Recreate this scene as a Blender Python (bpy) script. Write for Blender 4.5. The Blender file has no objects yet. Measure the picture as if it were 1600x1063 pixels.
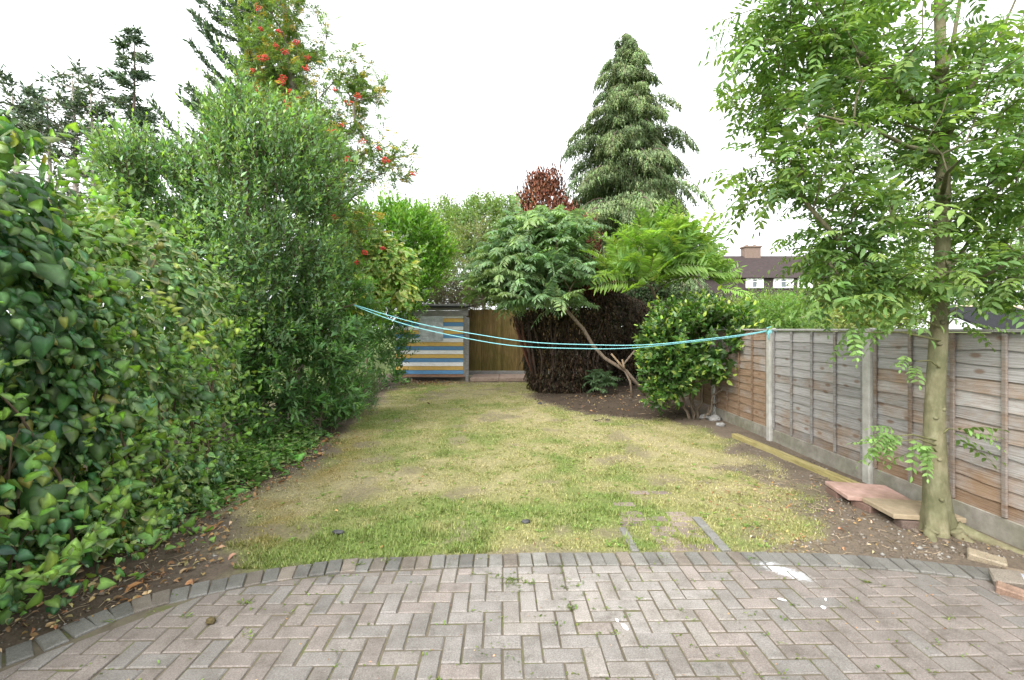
import bpy, math, random
import numpy as np
from mathutils import Vector, Euler, Matrix

R = math.radians
scene = bpy.context.scene
COL = scene.collection

# ------------------------------------------------------------------ camera
EYE, F = 1.67, 711.0          # eye height; focal length in pixels of the 1600 px wide photograph
HOR = 514.0
cam_d = bpy.data.cameras.new("camera")
cam_d.lens, cam_d.sensor_width = 16.0, 36.0
cam_d.shift_y = -17.5 / 1600.0
cam_d.clip_start, cam_d.clip_end = 0.05, 2000
cam = bpy.data.objects.new("camera", cam_d)
COL.objects.link(cam)
cam.location = (0, 0, EYE)
cam.rotation_euler = (R(90), 0, 0)
scene.camera = cam

# ------------------------------------------------------------------ sky and sun (bright overcast)
SUN_EL, SUN_AZ = R(40), R(-146)     # azimuth clockwise from +Y (view direction)
world = bpy.data.worlds.new("World")
scene.world = world
world.use_nodes = True
nt = world.node_tree
nt.nodes.clear()
sky = nt.nodes.new("ShaderNodeTexSky")
sky.sky_type = 'NISHITA'
sky.sun_disc = False
sky.sun_elevation = SUN_EL
sky.sun_rotation = SUN_AZ
sky.air_density, sky.dust_density, sky.ozone_density = 1.0, 4.0, 1.0
hs = nt.nodes.new("ShaderNodeHueSaturation")
hs.inputs['Saturation'].default_value = 0.15
bg = nt.nodes.new("ShaderNodeBackground")
bg.inputs['Strength'].default_value = 0.15
wo = nt.nodes.new("ShaderNodeOutputWorld")
nt.links.new(sky.outputs[0], hs.inputs['Color'])
cl = nt.nodes.new("ShaderNodeMix")          # even cloud cover over the clear sky
cl.data_type = 'RGBA'
cl.inputs[0].default_value = 0.68
cl.inputs[7].default_value = (5.2, 5.35, 5.5, 1)
nt.links.new(hs.outputs[0], cl.inputs[6])
nt.links.new(cl.outputs[2], bg.inputs['Color'])
nt.links.new(bg.outputs[0], wo.inputs['Surface'])

sun_d = bpy.data.lights.new("sun", 'SUN')
sun_d.energy, sun_d.angle = 1.4, R(35)
sun_d.color = (1.0, 0.96, 0.9)
sun = bpy.data.objects.new("sun", sun_d)
COL.objects.link(sun)
sdir = Vector((math.sin(SUN_AZ) * math.cos(SUN_EL), math.cos(SUN_AZ) * math.cos(SUN_EL), math.sin(SUN_EL)))
sun.rotation_euler = sdir.to_track_quat('Z', 'Y').to_euler()
sun.location = (0, 0, 20)

scene.view_settings.view_transform = 'Standard'
scene.view_settings.look = 'None'
scene.view_settings.exposure = 1.7
scene.view_settings.gamma = 1.0
scene.render.engine = 'CYCLES'
scene.cycles.max_bounces = 10
scene.cycles.diffuse_bounces = 6
scene.cycles.glossy_bounces = 2
scene.cycles.transmission_bounces = 6
scene.cycles.transparent_max_bounces = 4
scene.cycles.caustics_reflective = False
scene.cycles.caustics_refractive = False
scene.cycles.sample_clamp_indirect = 4.0

# ------------------------------------------------------------------ helpers
def P(px, py, Y):
    """world point that stands at distance Y under a pixel of the 1600x1063 photograph"""
    return np.array(((px - 800) / F * Y, Y, EYE - (py - HOR) / F * Y))

def B(px, py, Y, rx, rz, ry):
    return (P(px, py, Y), np.array((rx / F * Y, ry, rz / F * Y)))

def nrm(a):
    return a / np.maximum(np.linalg.norm(a, axis=-1, keepdims=True), 1e-9)

def RNG(s):
    return np.random.default_rng(s)

_perm = RNG(11).random((64, 64, 64))
def noise3(p):
    """value noise 0..1"""
    i = np.floor(p).astype(int)
    f = p - i
    f = f * f * (3 - 2 * f)
    out = 0
    for dx in (0, 1):
        for dy in (0, 1):
            for dz in (0, 1):
                w = (f[..., 0] if dx else 1 - f[..., 0]) * (f[..., 1] if dy else 1 - f[..., 1]) * (f[..., 2] if dz else 1 - f[..., 2])
                out = out + w * _perm[(i[..., 0] + dx) % 64, (i[..., 1] + dy) % 64, (i[..., 2] + dz) % 64]
    return out

def fbm2(x, y, s, seed=0.0, o=3):
    t, a, n = 0, 1.0, 0
    for k in range(o):
        t = t + a * noise3(np.stack((x * s, y * s, np.full_like(x, seed + 7.3 * k)), -1))
        n += a; a *= .5; s *= 2.1
    return t / n

def sstep(a, b, x):
    t = np.clip((x - a) / (b - a), 0, 1)
    return t * t * (3 - 2 * t)

class Acc:
    """collects vertices, faces and per-vertex colours; builds ONE mesh object"""
    def __init__(s):
        s.V, s.C, s.FL, s.n = [], [], {}, 0
    def add(s, V, faces, col=(1, 1, 1), flat=False):
        V = np.asarray(V, float).reshape(-1, 3)
        c = np.asarray(col, float)
        if c.ndim == 1:
            c = np.tile(c, (len(V), 1))
        s.V.append(V); s.C.append(c)
        for f in (faces if isinstance(faces, (list, tuple)) else [faces]):
            f = np.asarray(f)
            if f.ndim == 1: f = f[None]
            s.FL.setdefault((f.shape[1], flat), []).append(f + s.n)
        s.n += len(V)
    def build(s, name, mat, parent=None, smooth=False):
        V = np.concatenate(s.V) if s.V else np.zeros((0, 3))
        C = np.concatenate(s.C)
        if parent is not None:
            V = V - np.array(parent.matrix_basis.translation if parent.parent is None else
                             parent.parent.matrix_basis.translation)
        me = bpy.data.meshes.new(name)
        idx, start, tot, sm, k = [], [], [], [], 0
        for (w, flat), L in s.FL.items():
            f = np.concatenate(L); sm.append(np.full(len(f), not flat))
            idx.append(f.ravel())
            start.append(k + np.arange(len(f)) * w)
            tot.append(np.full(len(f), w))
            k += f.size
        idx, start, tot = map(np.concatenate, (idx, start, tot))
        me.vertices.add(len(V)); me.vertices.foreach_set('co', V.astype(np.float32).ravel())
        me.loops.add(len(idx)); me.loops.foreach_set('vertex_index', idx.astype(np.int32))
        me.polygons.add(len(start))
        me.polygons.foreach_set('loop_start', start.astype(np.int32))
        me.polygons.foreach_set('loop_total', tot.astype(np.int32))
        me.polygons.foreach_set('use_smooth', np.concatenate(sm))
        at = me.color_attributes.new('Col', 'FLOAT_COLOR', 'POINT')
        at.data.foreach_set('color', np.concatenate((C, np.ones((len(C), 1))), 1).astype(np.float32).ravel())
        me.update(calc_edges=True)
        me.materials.append(mat)
        o = bpy.data.objects.new(name, me)
        COL.objects.link(o)
        if parent is not None:
            o.parent = parent
        return o
    # --- primitive shapes
    def box(s, c, size, rot=(0, 0, 0), col=(1, 1, 1), bev=0.0, jit=0.0, rng=None):
        hx, hy, hz = np.array(size) / 2
        b = min(bev, hx * .9, hy * .9, hz * .9)
        if b > 0:
            V = []
            for sx in (-1, 1):
                for sy in (-1, 1):
                    for sz in (-1, 1):
                        V += [(sx * hx, sy * (hy - b), sz * (hz - b)), (sx * (hx - b), sy * hy, sz * (hz - b)), (sx * (hx - b), sy * (hy - b), sz * hz)]
            V = np.array(V)
            g = lambda sx, sy, sz, k: ((sx > 0) * 4 + (sy > 0) * 2 + (sz > 0)) * 3 + k
            Q, T = [], []
            for a in (-1, 1):
                q = [g(a, -1, -1, 0), g(a, 1, -1, 0), g(a, 1, 1, 0), g(a, -1, 1, 0)]; Q.append(q if a > 0 else q[::-1])
                q = [g(-1, a, -1, 1), g(-1, a, 1, 1), g(1, a, 1, 1), g(1, a, -1, 1)]; Q.append(q if a > 0 else q[::-1])
                q = [g(-1, -1, a, 2), g(1, -1, a, 2), g(1, 1, a, 2), g(-1, 1, a, 2)]; Q.append(q if a > 0 else q[::-1])
                for c2 in (-1, 1):
                    Q.append([g(a, c2, -1, 0), g(a, c2, 1, 0), g(a, c2, 1, 1), g(a, c2, -1, 1)][::(-1 if a * c2 > 0 else 1)])
                    Q.append([g(a, -1, c2, 0), g(a, 1, c2, 0), g(a, 1, c2, 2), g(a, -1, c2, 2)][::(1 if a * c2 > 0 else -1)])
                    Q.append([g(-1, a, c2, 1), g(1, a, c2, 1), g(1, a, c2, 2), g(-1, a, c2, 2)][::(-1 if a * c2 > 0 else 1)])
                    for c3 in (-1, 1):
                        t = [g(a, c2, c3, 0), g(a, c2, c3, 1), g(a, c2, c3, 2)]
                        T.append(t if a * c2 * c3 > 0 else t[::-1])
            F_ = [np.array(Q), np.array(T)]
        else:
            V = np.array([(x, y, z) for x in (-hx, hx) for y in (-hy, hy) for z in (-hz, hz)])
            F_ = [np.array([(0, 1, 3, 2), (4, 6, 7, 5), (0, 4, 5, 1), (2, 3, 7, 6), (0, 2, 6, 4), (1, 5, 7, 3)])]
        if jit and rng is not None:
            V = V + (rng.random(V.shape) - .5) * jit
        M = np.array(Euler(rot).to_matrix())
        s.add(V @ M.T + np.array(c), F_, col, True)
    def tube(s, pts, rad, n=6, col=(1, 1, 1), cap=True, jit=0.0, rng=None):
        pts = np.asarray(pts, float); k = len(pts)
        rad = np.broadcast_to(np.asarray(rad, float), (k,))
        t = nrm(np.gradient(pts, axis=0))
        ref = np.array((0, 0, 1.0)) if abs(t[0, 2]) < .9 else np.array((1.0, 0, 0))
        u = np.zeros_like(pts); uu = nrm(np.cross(t[0], ref))
        for i in range(k):
            uu = nrm(uu - t[i] * np.dot(uu, t[i])); u[i] = uu
        v = np.cross(t, u)
        a = np.linspace(0, 2 * math.pi, n, endpoint=False)
        rr = rad[:, None] * (1 + (jit * (rng.random((k, n)) - .5) if jit else 0))
        V = pts[:, None] + rr[..., None] * (np.cos(a)[None, :, None] * u[:, None] + np.sin(a)[None, :, None] * v[:, None])
        i = np.arange(k - 1)[:, None] * n; j = np.arange(n)[None]; j2 = (j + 1) % n
        Fq = np.stack(np.broadcast_arrays(i + j, i + j2, i + n + j2, i + n + j), -1).reshape(-1, 4)
        fs = [Fq]
        if cap:
            fs += [np.arange(n)[::-1], (k - 1) * n + np.arange(n)]
        s.add(V.reshape(-1, 3), fs, col)
    def prism(s, outline, z0, z1, col=(1, 1, 1), inset=0.0, drop=0.0):
        """vertical prism of a convex CCW outline, with a chamfered top"""
        o = np.asarray(outline, float); n = len(o)
        c = o.mean(0)
        rings = [np.c_[o, np.full(n, z0)], np.c_[o, np.full(n, z1 - drop)]]
        if inset:
            d = c - o
            rings.append(np.c_[o + d / np.maximum(np.linalg.norm(d, axis=1, keepdims=True), 1e-6) * inset * 1.4, np.full(n, z1)])
        k = len(rings)
        i = np.arange(k - 1)[:, None] * n; j = np.arange(n)[None]; j2 = (j + 1) % n
        Fq = np.stack(np.broadcast_arrays(i + j, i + j2, i + n + j2, i + n + j), -1).reshape(-1, 4)
        s.add(np.concatenate(rings), [Fq, (k - 1) * n + np.arange(n)], col, True)

# leaf outlines: x along the leaf, y across (half width = .5), z bend ; e = 1 on the rim
def T(v, f, e=None):
    v = np.array(v, float)
    return v, [np.array(q) for q in f], (np.zeros(len(v)) if e is None else np.array(e, float))
T_DIAM = T([(0, 0, 0), (.45, .5, .06), (1, 0, -.08), (.45, -.5, .06)], [[(0, 2, 1), (0, 3, 2)]])
T_OVAL = T([(0, 0, 0), (.25, .42, .05), (.62, .42, .03), (1, 0, -.16), (.62, -.42, .03), (.25, -.42, .05), (.3, 0, 0), (.65, 0, -.04)],
           [[(0, 6, 1), (0, 5, 6), (7, 3, 2), (7, 4, 3)], [(6, 7, 2, 1), (5, 4, 7, 6)]])
_h = [(-.06, .17), (-.09, .38), (.08, .49), (.29, .46), (.5, .36), (.76, .2)]
_o = [(.0, 0)] + _h + [(1, 0)] + [(a, -b) for a, b in _h[::-1]]
_n = len(_o)
_in = [(.36 + (a - .36) * .64, b * .64) for a, b in _o]
T_IVY = T([(.36, 0, .03)] + [(a, b, .02) for a, b in _in] + [(a, b, -.13 * (abs(b) + a * .9)) for a, b in _o],
          [[(0, 1 + (i + 1) % _n, 1 + i) for i in range(_n)],
           [(1 + i, 1 + (i + 1) % _n, 1 + _n + (i + 1) % _n, 1 + _n + i) for i in range(_n)]],
          [-1.0] + [-1.0 if i in (0, _n // 2) else 0.0 for i in range(_n)] + [1.0] * _n)
_hh = [(-.07, .17), (-.07, .33), (.08, .44), (.3, .45), (.55, .35), (.8, .16)]
_oh = [(.0, 0)] + _hh + [(1, 0)] + [(a, -b) for a, b in _hh[::-1]]
_ih = [(.36 + (a - .36) * .62, b * .62) for a, b in _oh]
T_HEART = T([(.36, 0, .06)] + [(a, b, .045 - .05 * a * a) for a, b in _ih] + [(a, b, -.05 - .17 * b * b * 4 * .5 - .16 * a * a) for a, b in _oh],
            [[(0, 1 + (i + 1) % _n, 1 + i) for i in range(_n)],
             [(1 + i, 1 + (i + 1) % _n, 1 + _n + (i + 1) % _n, 1 + _n + i) for i in range(_n)]],
            [-1.0] + [-1.0 if i in (0, _n // 2) else 0.0 for i in range(_n)] + [1.0] * _n)
T_BLADE = T([(0, .5, 0), (0, -.5, 0), (.55, .3, .06), (.55, -.3, .06), (1, 0, .22)], [[(1, 0, 2, 3)], [(3, 2, 4)]])
_f = [(0, 0, 0)]
T_SPRAY = T([(0, .1, 0), (0, -.1, 0), (.3, .5, -.03), (.35, 0, .04), (.3, -.5, -.03), (.6, .34, -.1), (.62, 0, -.02), (.58, -.36, -.1), (1, 0, -.22)],
            [[(1, 0, 3), (0, 2, 3), (1, 3, 4), (3, 5, 6), (3, 6, 7), (6, 8, 5), (6, 7, 8)]])

FOL = [1.0]      # overall tone of living foliage
class Leaves:
    def __init__(s, rng):
        s.rng, s.D = rng, []
    def add(s, pos, d, n, ln, wd, col, edge=None, var=.22, bend=1.0):
        N = len(pos)
        if N == 0: return
        rng = s.rng
        col = np.broadcast_to(np.asarray(col, float), (N, 3))
        edge = col if edge is None else np.broadcast_to(np.asarray(edge, float), (N, 3))
        b = np.exp(rng.normal(0, var, (N, 1)))
        hue = np.exp(rng.normal(0, var * .35, (N, 3)))
        d = nrm(d); sd = nrm(np.cross(n, d)); nn = np.cross(d, sd)
        s.D.append((pos, d, sd, nn, np.broadcast_to(ln, (N,)) * 1.0, np.broadcast_to(wd, (N,)) * 1.0, FOL[0] * col * b * hue, edge * b ** .4 * hue,
                    np.broadcast_to(bend, (N,)) * 1.0))
    def into(s, acc, tpl):
        tv, tf, te = tpl
        p, d, sd, nn, ln, wd, c, e, bd = (np.concatenate([q[i] for q in s.D]) for i in range(9))
        V = (p[:, None] + (ln[:, None] * tv[:, 0])[..., None] * d[:, None] + (wd[:, None] * tv[:, 1])[..., None] * sd[:, None]
             + ((ln * bd)[:, None] * tv[:, 2])[..., None] * nn[:, None])
        C = c[:, None] * (1 - np.maximum(te, 0))[None, :, None] + e[:, None] * np.maximum(te, 0)[None, :, None]
        C = C * (1 + .45 * np.maximum(-te, 0))[None, :, None]      # paler midrib
        N, k = len(p), len(tv)
        off = (np.arange(N) * k)[:, None, None]
        acc.add(V.reshape(-1, 3), [(f[None] + off).reshape(-1, f.shape[1]) for f in tf], np.clip(C, .002, .95).reshape(-1, 3))
        return acc

def rdir(rng, n):
    return nrm(rng.normal(size=(n, 3)))

UP = np.array((0, 0, 1.0))

def blob_pts(blobs, n, rng, lump=.22, keep=.94, freq=2.2, zmin=.02, scale=1.0):
    """points and outward normals on the joint lumpy surface of ellipsoids"""
    A = np.array([(r[0] * r[1] + r[1] * r[2] + r[0] * r[2]) for _, r in blobs])
    Ps, Ns = [], []
    for (c, r), a in zip(blobs, A / A.sum()):
        m = int(n * a * 1.5) + 2
        d = rdir(rng, m)
        p = c + d * r * scale
        f = 1 + lump * (noise3(p * freq + 31) * 2 - 1) + lump * .5 * (noise3(p * freq * 2.7 + 5) * 2 - 1)
        p = c + d * r * f[:, None] * scale
        ok = p[:, 2] > zmin
        for c2, r2 in blobs:
            if c2 is c: continue
            q = (p - c2) / r2
            ok &= (q * q).sum(1) > (keep * scale) ** 2
        Ps.append(p[ok]); Ns.append(nrm(d / r)[ok])
    return np.concatenate(Ps), np.concatenate(Ns)

def inner(p, n, rng, depth):
    return p - n * (rng.random((len(p), 1)) ** 1.3) * depth

def shoots(L, wood, p, d, ln, k, leaf, wid, col, rng, up=.35, edge=None, droop=0.0, var=.22, woodcol=(.1, .075, .05), wr=.004, spread=1.0, tipcol=None):
    """leafy shoots: leaves set alternately round a curved stem"""
    N = len(p); d = nrm(d)
    ln = np.broadcast_to(ln, (N,))
    a0 = rng.random(N) * 6.283
    ref = nrm(np.cross(d, rdir(rng, N))); ref2 = np.cross(d, ref)
    for j in range(k):
        t = (j + .6) / k
        pos = p + d * (ln * t)[:, None] + UP * (up * .3 - droop) * (ln * t * t)[:, None]
        a = a0 + j * 2.4
        rad = ref * np.cos(a)[:, None] + ref2 * np.sin(a)[:, None]
        opening = (1.15 - .75 * t) * spread
        ld = nrm(d * math.cos(opening) + rad * math.sin(opening) + UP * .15 + .18 * rng.normal(size=(N, 3)))
        ln_ = leaf * np.exp(rng.normal(0, .22, N)) * (.75 + .5 * math.sin(math.pi * min(1, t + .15)))
        nn = nrm(d * .8 - rad * .3 + UP * .7 + .3 * rng.normal(size=(N, 3)))
        c = np.asarray(col, float)
        if tipcol is not None:
            w = max(0, t - .5) * 2 * (rng.random((N, 1)) < .6)
            c = c * (1 - w) + np.asarray(tipcol) * w
        L.add(pos, ld, nn, ln_, ln_ * wid, c, edge, var)
    if wood is not None:
        for i in range(N):
            q = [p[i] + d[i] * ln[i] * t + UP * (up * .3 - droop) * ln[i] * t * t for t in (-.2, .4, .95)]
            wood.tube(q, (wr * 1.4, wr, wr * .5), 3, woodcol, cap=False)

def pinnate(L, base, d, ln, pairs, lf, wd, col, rng, droop=.3, hang=.25, fwd=.5, var=.18, rach=None, rcol=(.12, .13, .05), rr=.004, up=None, vee=0.0):
    """compound leaves: a drooping midrib with leaflets in pairs and one at the tip"""
    N = len(base)
    if N == 0: return
    d = nrm(d); ln = np.broadcast_to(ln, (N,)) * 1.0
    droop = np.asarray(droop, float); dr = droop[:, None] if droop.ndim else droop
    upv = UP + .25 * rng.normal(size=(N, 3)) if up is None else up
    side = nrm(np.cross(d, upv))
    col = np.broadcast_to(np.asarray(col, float), (N, 3)) * np.exp(rng.normal(0, var, (N, 1)))
    prev = None
    for j in range(pairs + 1):
        t = .18 + .82 * j / pairs
        pos = base + d * (ln * t)[:, None] - UP * (droop * ln * t * t)[:, None]
        tan = nrm(d - UP * (2 * dr * t))
        n = np.cross(side, tan)
        n = np.where(n[:, 2:] < 0, -n, n)
        size = lf * ln * (.62 + .5 * math.sin(math.pi * (.15 + .75 * t)))
        for sgn in ((1, -1) if j < pairs else (0,)):
            if sgn:
                ld = side * sgn * .9 + tan * fwd - UP * hang + n * vee + .12 * rng.normal(size=(N, 3))
            else:
                ld = tan - UP * hang * .5
            L.add(pos, ld, nrm(n + .25 * rng.normal(size=(N, 3))), size * np.exp(rng.normal(0, .1, N)), size * wd, col, None, .1)
        if rach is not None and prev is not None:
            w = np.maximum(rr * (1.2 - t), .0012)
            q = np.stack((prev - side * w, prev + side * w, pos + side * w, pos - side * w), 1)
            rach.add(q.reshape(-1, 3), (np.arange(N) * 4)[:, None] + np.arange(4)[None], rcol)
        prev = pos

def grow(trunks, targets, rng, r_tip=.006, power=.5, penal=.35, lift=.12, minz=0.0):
    """branch network: joins each target to the nearest part of the skeleton; returns polylines with radii and the tip directions"""
    pos, par, plen = [], [], []
    chains = []
    for pts in trunks:
        ids = []
        for i, q in enumerate(pts):
            pos.append(np.array(q, float)); par.append(ids[-1] if ids else -1)
            plen.append(0 if not ids else plen[ids[-1]] + np.linalg.norm(pos[-1] - pos[ids[-1]]) * .25)
            ids.append(len(pos) - 1)
        chains.append(ids)
    ntr = len(pos)
    T0 = np.array(pos)
    ds = np.array([np.linalg.norm(T0 - t, axis=1).min() for t in targets])
    tipd = {}
    for ti in np.argsort(ds):
        t = targets[ti]
        A = np.array(pos); dv = t - A
        cost = np.linalg.norm(dv, axis=1) + penal * np.array(plen) + 1.2 * np.maximum(0, A[:, 2] - t[2] + .1) + 3.0 * (A[:, 2] < minz)
        k = int(np.argmin(cost))
        a = pos[k]; L = np.linalg.norm(t - a)
        m = max(2, min(6, int(L / .35) + 2))
        ids = [k]
        w = rng.normal(size=3) * L * .06
        for i in range(1, m + 1):
            s = i / m
            q = a + (t - a) * s + UP * lift * L * math.sin(math.pi * s) * .6 + w * math.sin(math.pi * s) + rng.normal(size=3) * L * .012 * (i < m)
            pos.append(q); par.append(ids[-1]); plen.append(plen[ids[-1]] + L / m); ids.append(len(pos) - 1)
        chains.append(ids)
        tipd[ti] = nrm(pos[ids[-1]] - pos[ids[-2]])
    load = np.zeros(len(pos)); kids = set(par)
    for i in range(len(pos) - 1, -1, -1):
        if i not in kids: load[i] += 1
        if par[i] >= 0: load[par[i]] += load[i]
    rad = r_tip * load ** power
    return [(np.array([pos[i] for i in c]), np.array([rad[i] if j or ci < len(trunks) else min(rad[i], rad[c[1]] * 1.25) for j, i in enumerate(c)]))
            for ci, c in enumerate(chains)], np.array([tipd[i] for i in range(len(targets))])

# ------------------------------------------------------------------ materials
def new_mat(name):
    m = bpy.data.materials.new(name); m.use_nodes = True
    n = m.node_tree; n.nodes.clear()
    o = n.nodes.new('ShaderNodeOutputMaterial')
    return m, n, o

def N_(n, t, **kw):
    x = n.nodes.new(t)
    for k, v in kw.items():
        if k in ('operation', 'blend_type', 'data_type', 'noise_dimensions', 'attribute_name', 'feature', 'distance', 'use_clamp'):
            setattr(x, k, v)
        else:
            x.inputs[k].default_value = v
    return x

def noise_node(n, coord, scale, detail=4, rough=.6, stretch=None):
    if stretch is not None:
        mp = N_(n, 'ShaderNodeMapping'); mp.inputs['Scale'].default_value = stretch
        n.links.new(coord, mp.inputs['Vector']); coord = mp.outputs[0]
    x = N_(n, 'ShaderNodeTexNoise', Scale=scale, Detail=detail, Roughness=rough)
    n.links.new(coord, x.inputs['Vector'])
    return x.outputs['Fac']

def ramp(n, fac, stops):
    r = n.nodes.new('ShaderNodeValToRGB')
    e = r.color_ramp.elements
    while len(e) < len(stops): e.new(.5)
    for q, (p, c) in zip(e, stops):
        q.position = p
        q.color = (*c, 1) if len(c) == 3 else c
    n.links.new(fac, r.inputs['Fac'])
    return r.outputs['Color']

def mix(n, fac, a, b, blend='MIX'):
    x = n.nodes.new('ShaderNodeMix'); x.data_type = 'RGBA'; x.blend_type = blend
    for s, v in ((x.inputs[0], fac), (x.inputs[6], a), (x.inputs[7], b)):
        if hasattr(v, 'node'): n.links.new(v, s)
        elif isinstance(v, (int, float)): s.default_value = v
        else: s.default_value = (*v, 1)
    return x.outputs[2]

def coords(n, kind='Object'):
    return n.nodes.new('ShaderNodeTexCoord').outputs[kind]

def wpos(n):
    return n.nodes.new('ShaderNodeNewGeometry').outputs['Position']

def leaf_mat(name, rough=.45, spec=.4, trans=.3, tint=(1.25, 1.3, .5), back=None):
    m, n, o = new_mat(name)
    at = N_(n, 'ShaderNodeAttribute', attribute_name='Col')
    fac = noise_node(n, wpos(n), 28, 3)
    c = mix(n, 1.0, at.outputs['Color'], ramp(n, fac, [(.25, (.8, .82, .8)), (.75, (1.4, 1.36, 1.3))]), 'MULTIPLY')
    if back is not None:
        g = n.nodes.new('ShaderNodeNewGeometry')
        c = mix(n, g.outputs['Backfacing'], c, mix(n, 1.0, c, back, 'MULTIPLY'))
    b = N_(n, 'ShaderNodeBsdfPrincipled', Roughness=rough)
    b.inputs['Specular IOR Level'].default_value = spec
    n.links.new(c, b.inputs['Base Color'])
    t = n.nodes.new('ShaderNodeBsdfTranslucent')
    n.links.new(mix(n, 1.0, c, tint, 'MULTIPLY'), t.inputs['Color'])
    s = n.nodes.new('ShaderNodeMixShader'); s.inputs[0].default_value = trans
    n.links.new(b.outputs[0], s.inputs[1]); n.links.new(t.outputs[0], s.inputs[2])
    n.links.new(s.outputs[0], o.inputs['Surface'])
    return m

def solid_mat(name, stops, scale=8, rough=.8, bump=.3, bscale=None, stretch=None, attr=False, spec=.3, second=None, detail=6, metal=0.0, bdist=.01):
    """noise-mottled surface; attr multiplies by the mesh's own colours; second = (scale, stops) a broader stain layer"""
    m, n, o = new_mat(name)
    co = wpos(n)
    fac = noise_node(n, co, scale, detail, .65, stretch)
    c = ramp(n, fac, stops)
    if second:
        c = mix(n, 1.0, c, ramp(n, noise_node(n, co, second[0], 4, .6), second[1]), 'MULTIPLY')
    if attr:
        c = mix(n, 1.0, c, N_(n, 'ShaderNodeAttribute', attribute_name='Col').outputs['Color'], 'MULTIPLY')
    b = N_(n, 'ShaderNodeBsdfPrincipled', Roughness=rough, Metallic=metal)
    b.inputs['Specular IOR Level'].default_value = spec
    n.links.new(c, b.inputs['Base Color'])
    if bump:
        bp = N_(n, 'ShaderNodeBump', Strength=bump, Distance=bdist)
        n.links.new(noise_node(n, co, bscale or scale * 3, 5, .7, stretch), bp.inputs['Height'])
        n.links.new(bp.outputs[0], b.inputs['Normal'])
    n.links.new(b.outputs[0], o.inputs['Surface'])
    return m

MT = {}
MT['leaf_gloss'] = leaf_mat('glossy_leaf', .36, .5, .38)
MT['leaf'] = leaf_mat('soft_leaf', .5, .35, .46)
MT['leaf_pale'] = leaf_mat('pale_backed_leaf', .55, .3, .4, back=(1.25, 1.25, 1.5))
MT['conifer'] = leaf_mat('conifer_spray', .7, .2, .3, tint=(1.1, 1.15, .7))
MT['dry'] = leaf_mat('dry_leaf', .8, .15, .15, tint=(1.1, 1.0, .8))
MT['bark'] = solid_mat('bark', [(.3, (.6, .6, .6)), (.7, (1.3, 1.3, 1.3))], 30, .9, .6, 60, (1, 1, .3), attr=True, spec=.15)
MT['ash_bark'] = solid_mat('smooth_olive_bark', [(.25, (.11, .105, .065)), (.5, (.18, .165, .105)), (.75, (.29, .265, .19))], 16, .85, .7, 60, (1, 1, .45), spec=.2,
                           second=(2.5, [(.35, (.75, .82, .7)), (.65, (1.1, 1.05, 1.0))]))

def obj_set(o, label, cat, group=None, kind=None):
    if label: o['label'] = label
    if cat: o['category'] = cat
    if group: o['group'] = group
    if kind: o['kind'] = kind
    return o

def thing(name, label, cat, loc, group=None, kind=None):
    o = bpy.data.objects.new(name, None)
    o.empty_display_size = .2
    o.location = tuple(float(v) for v in loc)
    COL.objects.link(o)
    return obj_set(o, label, cat, group, kind)

def clip_poly(poly, p, nin):
    """keep the part of poly on the side of nin"""
    out = []
    for i in range(len(poly)):
        a, b = poly[i], poly[(i + 1) % len(poly)]
        da, db = np.dot(a - p, nin), np.dot(b - p, nin)
        if da >= 0: out.append(a)
        if da * db < 0: out.append(a + (b - a) * da / (da - db))
    return out

# ================================================================== THE SETTING: ground, lawn, patio
EDGE = np.array([(-3.3, 1.55), (-2.95, 2.05), (-2.657, 2.358), (-2.536, 2.497), (-2.437, 2.708), (-2.265, 2.872), (-2.08, 2.98), (-1.89, 3.08),
                 (-1.59, 3.2), (-1.13, 3.30), (-.475, 3.36), (0, 3.38), (.77, 3.40), (1.44, 3.405), (1.95, 3.40), (2.4, 3.37), (2.81, 3.30), (3.31, 3.17),
                 (3.6, 3.0)])
def edge_y(x):
    return np.interp(x, EDGE[:, 0], EDGE[:, 1])

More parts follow.
